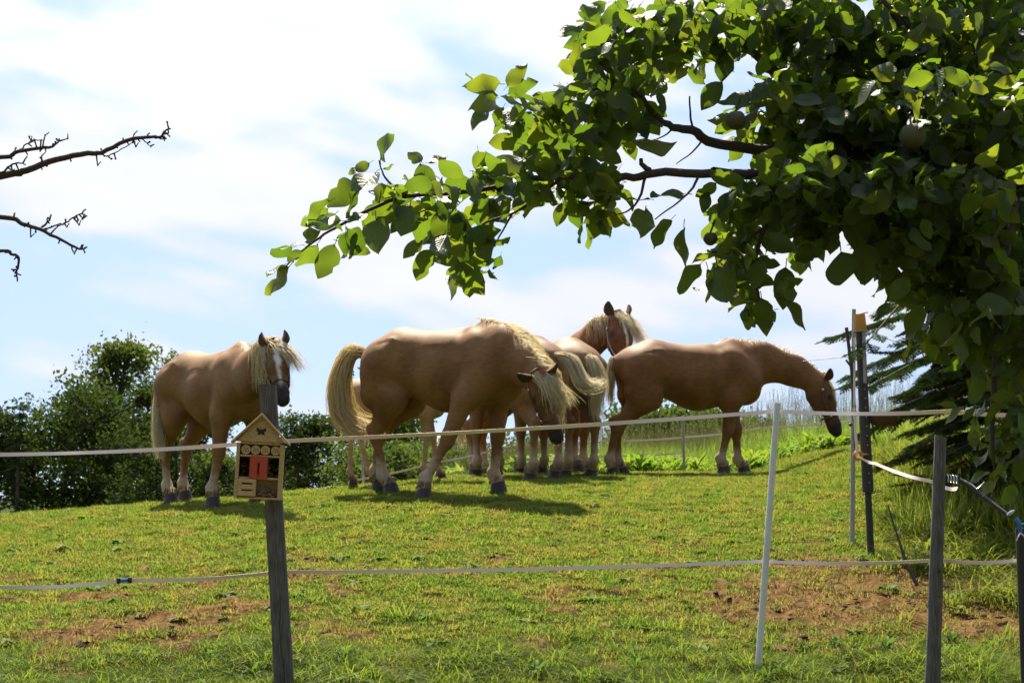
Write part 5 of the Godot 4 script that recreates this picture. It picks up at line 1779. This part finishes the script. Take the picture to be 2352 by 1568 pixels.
# ---------------------------------------------------------------- bare branches at the left
func make_bare_tree() -> void:
	var base := on_ground(-2.35, -3.9) - Vector3.UP * 0.05
	var t := thing("bare_tree", "leafless dark branches reaching in from the left edge", "tree", base)
	var r := RandomNumberGenerator.new()
	r.seed = 44
	var m := MB.new()
	var top := P(-620, 250, 3.9) - base
	m.tube([Vector3.ZERO, top * 0.5 + Vector3(0.03, 0, 0), top], 0.07, 0.03, 10)
	part(t, "trunk", m.mesh(M.bark))
	var lines := [
		[[-640, 520], [-300, 450], [0, 404], [60, 390], [130, 365], [200, 352], [232, 350], [290, 322], [340, 314], [368, 314], [378, 300], [392, 294]], [0.016, 0.0022],
		[[232, 352], [243, 358], [258, 353], [285, 338], [312, 325]], [0.003, 0.0015],
		[[-60, 415], [0, 397], [22, 380], [40, 374], [60, 377]], [0.005, 0.002],
		[[-500, 430], [-200, 385], [0, 362], [40, 348], [100, 338], [118, 336], [130, 328], [134, 318]], [0.011, 0.002],
		[[40, 348], [55, 335], [70, 325], [73, 311]], [0.0035, 0.0015],
		[[68, 326], [82, 322], [98, 322]], [0.003, 0.0014],
		[[-560, 560], [-250, 530], [0, 499], [50, 514], [92, 526], [140, 552], [180, 571], [200, 567]], [0.012, 0.0026],
		[[100, 526], [130, 517], [155, 508], [175, 494], [190, 491], [199, 497]], [0.0035, 0.0016],
		[[92, 525], [104, 514], [113, 504], [117, 492]], [0.0045, 0.0025],
		[[-520, 640], [-200, 610], [0, 577], [25, 584], [42, 588], [41, 610], [37, 628], [39, 646]], [0.008, 0.0024],
		[[352, 315], [372, 319], [382, 317]], [0.003, 0.0015],
		[[325, 320], [335, 327], [346, 337]], [0.0025, 0.0014]]
	for i in range(0, lines.size(), 2):
		var w := []
		for q in lines[i]:
			w.append(P(q[0], q[1], 3.85 + 0.03 * sin(i)) - base)
		var s := []
		var n: int = (w.size() - 1) * 4
		for k in n + 1:
			s.append(through(w, float(k) / n) + Vector3(r.randfn(), r.randfn(), r.randfn()) * 0.0009)
		m = MB.new()
		m.tube(s, lines[i + 1][0] * 0.68, lines[i + 1][1] * 0.75, 7, Color.WHITE, true)
		var len: int = lines[i].size()
		for k in int(n * (0.5 if len > 5 else 0.25)):     # spurs and buds
			var v := r.randf_range(0.3, 0.97)
			var p := through(w, v)
			if p.x + base.x < -1.45:
				continue
			var d := (through(w, minf(v + 0.02, 1.0)) - through(w, v - 0.02)).normalized()
			var o := d.cross(Vector3.BACK).normalized() * (1.0 if r.randf() < 0.62 else -1.0)
			var l := r.randf_range(0.004, 0.014) if r.randf() < 0.75 else r.randf_range(0.014, 0.034)
			var e := p + (o * 0.9 + d * r.randf_range(-0.3, 0.8) + Vector3(0, 0, r.randfn() * 0.5)).normalized() * l
			m.tube([p, p.lerp(e, 0.5) + o * 0.002, e], 0.0024, 0.0015, 5)
			m.ball(Transform3D(Basis.IDENTITY, e), Vector3.ONE * r.randf_range(0.0018, 0.003), 4, 6)
			if l > 0.02:
				var e2 := e + (d * 0.7 - o * 0.2 + Vector3(0, 0.6, 0)).normalized() * 0.012
				m.tube([e, e2], 0.0017, 0.0013, 5)
		part(t, "branch", m.mesh(M.twig))


# ---------------------------------------------------------------- trees far behind
func clump(seed_: int, leaves: int, leaf: float) -> ArrayMesh:
	var r := RandomNumberGenerator.new()
	r.seed = seed_
	var m := MB.new()
	for i in leaves:
		var c := Vector3(r.randfn(), r.randfn() * 0.8, r.randfn()) * 0.34
		var nn := Vector3(r.randfn(), r.randfn() + 0.8, r.randfn()).normalized()
		var a := nn.cross(Vector3(r.randfn(), r.randfn(), r.randfn())).normalized()
		var b := nn.cross(a)
		var s := leaf * r.randf_range(0.6, 1.25)
		var g := r.randf_range(0.75, 1.2)
		var col := Color(g, g, g)
		var f := m.v.size()
		m.vert(c - a * s, nn, col)
		m.vert(c + b * s * 0.55, nn, col)
		m.vert(c + a * s, nn, col)
		m.vert(c - b * s * 0.55, nn, col)
		m.tri(f, f + 1, f + 2)
		m.tri(f, f + 2, f + 3)
	return m.mesh(M.tree)

var clumps := []

func branchy(m: MB, p: Vector3, d: Vector3, length: float, rad: float, level: int, r: RandomNumberGenerator, tips: Array, spread: float) -> void:
	var pts := [p]
	var q := p
	for i in 4:
		d = (d + Vector3(r.randfn(), r.randfn() * 0.6 + 0.25, r.randfn()) * 0.13).normalized()
		q += d * length / 4.0
		pts.append(q)
		if level <= 1:
			tips.append(q)
	m.tube(pts, rad, rad * 0.45, 6)
	if level == 0:
		tips.append(q)
		return
	for k in 4:
		var s: Vector3 = pts[1 + r.randi() % 4]
		var a := r.randf() * TAU
		branchy(m, s, (d * 0.8 + Vector3(cos(a), r.randf_range(-0.1, 0.5), sin(a)) * spread).normalized(), length * r.randf_range(0.5, 0.72), rad * 0.5, level - 1, r, tips, spread)

# dx, top and distance from the photograph; the crown is leaf clumps round the twigs of a real branch frame
func leafy_tree(called: String, label: String, category: String, dx: float, top: float, depth: float, half: float, dens: float, dark: Color, light: Color, seed_: int, open := false, foot_drop := 0.0) -> void:
	var r := RandomNumberGenerator.new()
	r.seed = seed_
	var tip := P(dx, top, depth)
	var base := Vector3(tip.x, 0, tip.z)
	base.y = ground_at(base.x, base.z) - 0.1
	var h := tip.y - base.y
	var t := thing(called, label, category, base, "trees beyond the crest" if category == "tree" else "bushes beyond the crest")
	var w := half / FPX * depth
	var m := MB.new()
	var tips := []
	var lean := Vector3(r.randf_range(-0.06, 0.06), 1, r.randf_range(-0.06, 0.06))
	if category == "tree":
		var pts := []
		for k in 6:
			pts.append(lean * (h * 0.98 * k / 5.0) + Vector3(r.randfn(), 0, r.randfn()) * 0.05 * k)
		m.tube(pts, h * 0.02, h * 0.004, 8)
		for k in 15:
			var v := r.randf_range(0.14, 0.96)
			var a := k * 2.4
			var reach := w * (0.55 + 0.5 * sin(v * PI)) * (0.75 if open else 1.0)
			branchy(m, through(pts, v), Vector3(cos(a), r.randf_range(0.25, 0.9) + (0.8 if open else 0.0), sin(a)).normalized(), reach, h * 0.006, 1, r, tips, 0.8)
		tips.append(pts[5]); tips.append(pts[4])
	else:
		for k in 9:
			var a := k * 2.4
			branchy(m, Vector3.ZERO, Vector3(cos(a) * w, h * r.randf_range(0.6, 1.1), sin(a) * w).normalized(), h * r.randf_range(0.55, 0.85), h * 0.012, 1, r, tips, 0.6)
	part(t, "trunk" if category == "tree" else "stems", m.mesh(M.bark))
	var xs := []
	var cs := []
	var n := int(dens * tips.size())
	var size := clampf(w * 0.36, 0.45, 1.0)
	for i in n:
		var p: Vector3 = tips[r.randi() % tips.size()] + Vector3(r.randfn(), r.randfn() * 0.8, r.randfn()) * size * (0.5 if open else 0.55)
		p.y = clampf(p.y, 0.05 * h, h)
		var s := size * r.randf_range(0.55, 1.1)
		xs.append(Transform3D(Basis(Vector3(r.randfn(), r.randfn(), r.randfn()).normalized(), r.randf() * TAU).scaled(Vector3.ONE * s), p))
		cs.append(dark.lerp(light, clampf(r.randf() + 0.25 * r.randfn(), 0.0, 1.0)) * r.randf_range(0.8, 1.15))
	var by := [[], [], []]
	var bc := [[], [], []]
	for i in n:
		by[i % 3].append(xs[i])
		bc[i % 3].append(cs[i])
	for k in 3:
		scatter(t, "crown", clumps[k], by[k], bc[k])

func make_trees() -> void:
	for k in 3:
		clumps.append(clump(300 + k, 40, 0.15))
	var dk := Color(0.040, 0.060, 0.026)
	var md := Color(0.085, 0.118, 0.042)
	var lt := Color(0.16, 0.20, 0.075)
	leafy_tree("broadleaf_tree", "dark broadleaf tree at the left edge of the far clump", "tree", -20, 965, 52, 120, 1.1, dk, md, 1)
	leafy_tree("broadleaf_tree", "dense dark tree in the middle of the left clump", "tree", 150, 858, 55, 150, 1.25, dk, md, 2)
	leafy_tree("broadleaf_tree", "tall feathery light green tree rising above the left clump", "tree", 300, 808, 58, 125, 0.8, md, lt, 3, true)
	leafy_tree("broadleaf_tree", "bushy dark tree under the feathery tree", "tree", 250, 905, 50, 140, 1.1, dk, md, 4)
	leafy_tree("broadleaf_tree", "slim open tree just behind the left horse's rump", "tree", 376, 812, 60, 70, 0.7, md, lt, 5, true)
	leafy_tree("broadleaf_tree", "dark low tree behind the left horse's legs", "tree", 400, 985, 48, 120, 1.1, dk, md, 6)
	leafy_tree("broadleaf_tree", "small light green tree left of the insect house", "tree", 505, 1055, 46, 55, 1.8, md, lt, 7)
	leafy_tree("broadleaf_tree", "round dark tree between insect house and central horse", "tree", 765, 858, 50, 150, 1.6, dk, md, 8)
	leafy_tree("broadleaf_tree", "lower dark tree right of the insect house", "tree", 672, 965, 46, 80, 1.3, dk, md, 9)
	leafy_tree("broadleaf_tree", "dark tree behind the central horse's hind legs", "tree", 890, 960, 52, 90, 1.3, dk, md, 10)
	leafy_tree("bush", "light green bush behind the pale horse's front legs", "bush", 935, 1042, 34, 80, 2.4, md, lt, 11)
	leafy_tree("bush", "small grey-green bush behind the raised hoof", "bush", 1010, 1030, 36, 80, 1.1, md, lt, 12)
	leafy_tree("bush", "green bush behind the seen-from-behind horses' legs", "bush", 1225, 1028, 32, 90, 1.8, md, lt, 13)
	leafy_tree("bush", "light green bush under the right horse's belly", "bush", 1530, 958, 31, 70, 2.6, md, lt, 14)
	leafy_tree("bush", "thin pale bush right of the one under the belly", "bush", 1622, 962, 33, 55, 1.2, md, lt, 15)
	conifer("conifer", "dark narrow conifer tip at the left edge of the far clump", 45, 922, 50, 22, 23)
	conifer("conifer", "small bluish conifer far behind the central horse's legs", 1078, 985, 40, 24, 21)
	conifer("conifer", "small dark conifer tip between the right horse's front leg and the white post", 1752, 955, 34, 34, 22)

func conifer(called: String, label: String, dx: float, top: float, depth: float, half: float, seed_: int) -> void:
	var r := RandomNumberGenerator.new()
	r.seed = seed_
	var tip := P(dx, top, depth)
	var base := Vector3(tip.x, ground_at(tip.x, tip.z) - 0.1, tip.z)
	var h := tip.y - base.y
	var w := half / FPX * depth
	var t := thing(called, label, "tree", base, "trees beyond the crest")
	var m := MB.new()
	m.tube([Vector3.ZERO, Vector3(0, h * 0.5, 0), Vector3(0, h, 0)], h * 0.02, 0.005, 7)
	part(t, "trunk", m.mesh(M.bark))
	var xs := []
	var cs := []
	for i in 150:
		var v := pow(r.randf(), 0.7)
		var a := r.randf() * TAU
		var rad := w * (1.05 - v) * r.randf_range(0.5, 1.0)
		var d := Vector3(cos(a), -0.25, sin(a))
		var b := Basis.looking_at(-d.normalized(), Vector3.UP)
		xs.append(Transform3D(b.scaled(Vector3.ONE * (0.3 + w * 0.5)), Vector3(0, h * v, 0) + Vector3(cos(a), 0, sin(a)) * rad * 0.4))
		cs.append(Color(0.035, 0.065, 0.03) * r.randf_range(0.7, 1.2))
	scatter(t, "crown", spray(), xs, cs)


# ---------------------------------------------------------------- spruce at the right
var spray_mesh: ArrayMesh

func spray() -> ArrayMesh:      # a needled twig about 1 long, pointing along +z, with side twigs
	if spray_mesh:
		return spray_mesh
	var r := RandomNumberGenerator.new()
	r.seed = 61
	var m := MB.new()
	var twigs := [[Vector3.ZERO, Vector3(0, -0.05, 1.0), 1.0]]
	for k in 9:
		var v := 0.12 + 0.8 * k / 9.0
		var s := 1.0 if k % 2 == 0 else -1.0
		var l := 0.42 * (1.05 - v)
		twigs.append([Vector3(0, -0.05 * v, v), Vector3(s * l * 0.8, -0.03 - 0.05 * l, v + l * 0.75), l])
	for q in twigs:
		var a: Vector3 = q[0]
		var b: Vector3 = q[1]
		m.tube([a, b], 0.009, 0.004, 3, Color(0.9, 0.6, 0.45))
		var d := (b - a).normalized()
		var n := int(64 * (b - a).length()) + 6
		for i in n:
			var p := a.lerp(b, (i + r.randf()) / n)
			var an := r.randf() * TAU
			var s := d.cross(Vector3.UP).normalized().rotated(d, an)
			var e := p + (s * 0.75 + d * 0.75) * r.randf_range(0.07, 0.105)
			var w := d.cross(s).normalized() * 0.013
			var f := m.v.size()
			var nn := (s.cross(w)).normalized()
			var g := r.randf_range(0.7, 1.3)
			m.vert(p - w, nn, Color(g, g, g * 0.9))
			m.vert(p + w, nn, Color(g, g, g * 0.9))
			m.vert(e, nn, Color(g, g, g * 0.9))
			m.tri(f, f + 1, f + 2)
	spray_mesh = m.mesh(M.needle)
	return spray_mesh

func make_spruce() -> void:
	var r := RandomNumberGenerator.new()
	r.seed = 91
	var depth := 11.6
	var base := foot(2345, 1330, depth)
	var t := thing("spruce", "dark spruce standing at the right behind the posts", "tree", base)
	var h := 4.6
	var m := MB.new()
	m.tube([Vector3.ZERO, Vector3(0.02, h * 0.35, 0), Vector3(0.0, h * 0.7, 0.02), Vector3(0, h, 0)], 0.11, 0.015, 10)
	part(t, "trunk", m.mesh(M.bark))
	var br := MB.new()
	var xs := []
	var cs := []
	for k in 170:
		var v := (k + r.randf()) / 170.0
		var y := 0.12 + (h - 0.2) * pow(v, 1.0)
		var a := k * 2.39996 + r.randf() * 0.4
		var env: float = 1.22 * sin(clampf((y + 0.55) / 1.9, 0.0, 1.0) * PI * 0.5) * clampf((h - y) / (h - 1.5), 0.0, 1.0)
		var l := env * r.randf_range(0.75, 1.08)
		var up := r.randf_range(-0.12, 0.22)
		var pts := []
		for i in 6:
			var s := i / 5.0
			pts.append(Vector3(cos(a) * l * s, y + l * (up * s - 0.42 * s * s + 0.14 * s * s * s), sin(a) * l * s))
		br.tube(pts, 0.016, 0.004, 5)
		var cnt := int(14 + 56 * l)
		for i in cnt:
			var s := 0.14 + 0.86 * (i + r.randf()) / cnt
			var p := through(pts, s)
			var d := (through(pts, minf(s + 0.05, 1.0)) - through(pts, s - 0.05)).normalized()
			var sd := d.cross(Vector3.UP).normalized() * (1.0 if i % 2 == 0 else -1.0)
			var dir := d if i >= cnt - 1 else (d * 0.75 + sd * r.randf_range(0.5, 1.0) + Vector3.DOWN * r.randf_range(0.0, 0.35)).normalized()
			var sz := r.randf_range(0.14, 0.27) * (1.0 - 0.35 * s)
			xs.append(Transform3D(Basis.looking_at(-dir, Vector3.UP.rotated(dir, r.randf_range(-0.5, 0.5))).scaled(Vector3.ONE * sz), p))
			var g := r.randf()
			cs.append(Color(0.038, 0.07, 0.026).lerp(Color(0.095, 0.15, 0.04), g))
	part(t, "branches", br.mesh(M.bark))
	scatter(t, "needles", spray(), xs, cs)
	# dry brown sprays low inside
	xs = []
	cs = []
	for i in 160:
		var a := r.randf() * TAU
		var dir := Vector3(cos(a), r.randf_range(-0.7, 0.1), sin(a)).normalized()
		xs.append(Transform3D(Basis.looking_at(-dir, Vector3.UP).scaled(Vector3.ONE * r.randf_range(0.15, 0.3)), Vector3(cos(a) * r.randf_range(0.15, 0.75), r.randf_range(0.15, 1.3), sin(a) * r.randf_range(0.15, 0.75))))
		cs.append(Color(0.09, 0.05, 0.03) * r.randf_range(0.5, 1.3))
	scatter(t, "dry_sprays", spray(), xs, cs)
	# the one twig that crosses the black post
	m = MB.new()
	var root := base + Vector3(-0.6, 1.85, 0.25)
	var e := P(1978, 803, 10.18)
	var pts := [Vector3.ZERO, (e - root) * 0.5 + Vector3(0, -0.06, 0), e - root]
	m.tube(pts, 0.011, 0.004, 5)
	var tw := part(t, "long_branch", m.mesh(M.bark))
	tw.position = root - base
	xs = []
	cs = []
	for i in 16:
		var s := 0.2 + 0.8 * i / 15.0
		var d := (through(pts, minf(s + 0.1, 1.0)) - through(pts, s - 0.1)).normalized()
		var sd := d.cross(Vector3.UP).normalized() * (1.0 if i % 2 == 0 else -1.0)
		var dir := d if i == 15 else (d * 0.9 + sd * 0.6).normalized()
		xs.append(Transform3D(Basis.looking_at(-dir, Vector3.UP).scaled(Vector3.ONE * r.randf_range(0.14, 0.22)), root - base + through(pts, s)))
		cs.append(Color(0.05, 0.09, 0.03) * r.randf_range(0.8, 1.3))
	scatter(t, "outer_needles", spray(), xs, cs)


func _ready() -> void:
	nz.seed = 3
	nz.noise_type = FastNoiseLite.TYPE_SIMPLEX
	nz.frequency = 1.0
	nz.fractal_octaves = 2
	nz2.seed = 8
	nz2.noise_type = FastNoiseLite.TYPE_SIMPLEX
	nz2.frequency = 1.0
	nz2.fractal_octaves = 3
	var t0 := Time.get_ticks_msec()
	make_camera()
	make_sky()
	make_materials()
	make_ground()
	print("ground ", Time.get_ticks_msec() - t0)
	make_grass()
	print("grass ", Time.get_ticks_msec() - t0)
	make_horses()
	print("horses ", Time.get_ticks_msec() - t0)
	make_trees()
	make_fence()
	make_insect_house()
	make_spruce()
	make_quince()
	make_bare_tree()
	print("all ", Time.get_ticks_msec() - t0)
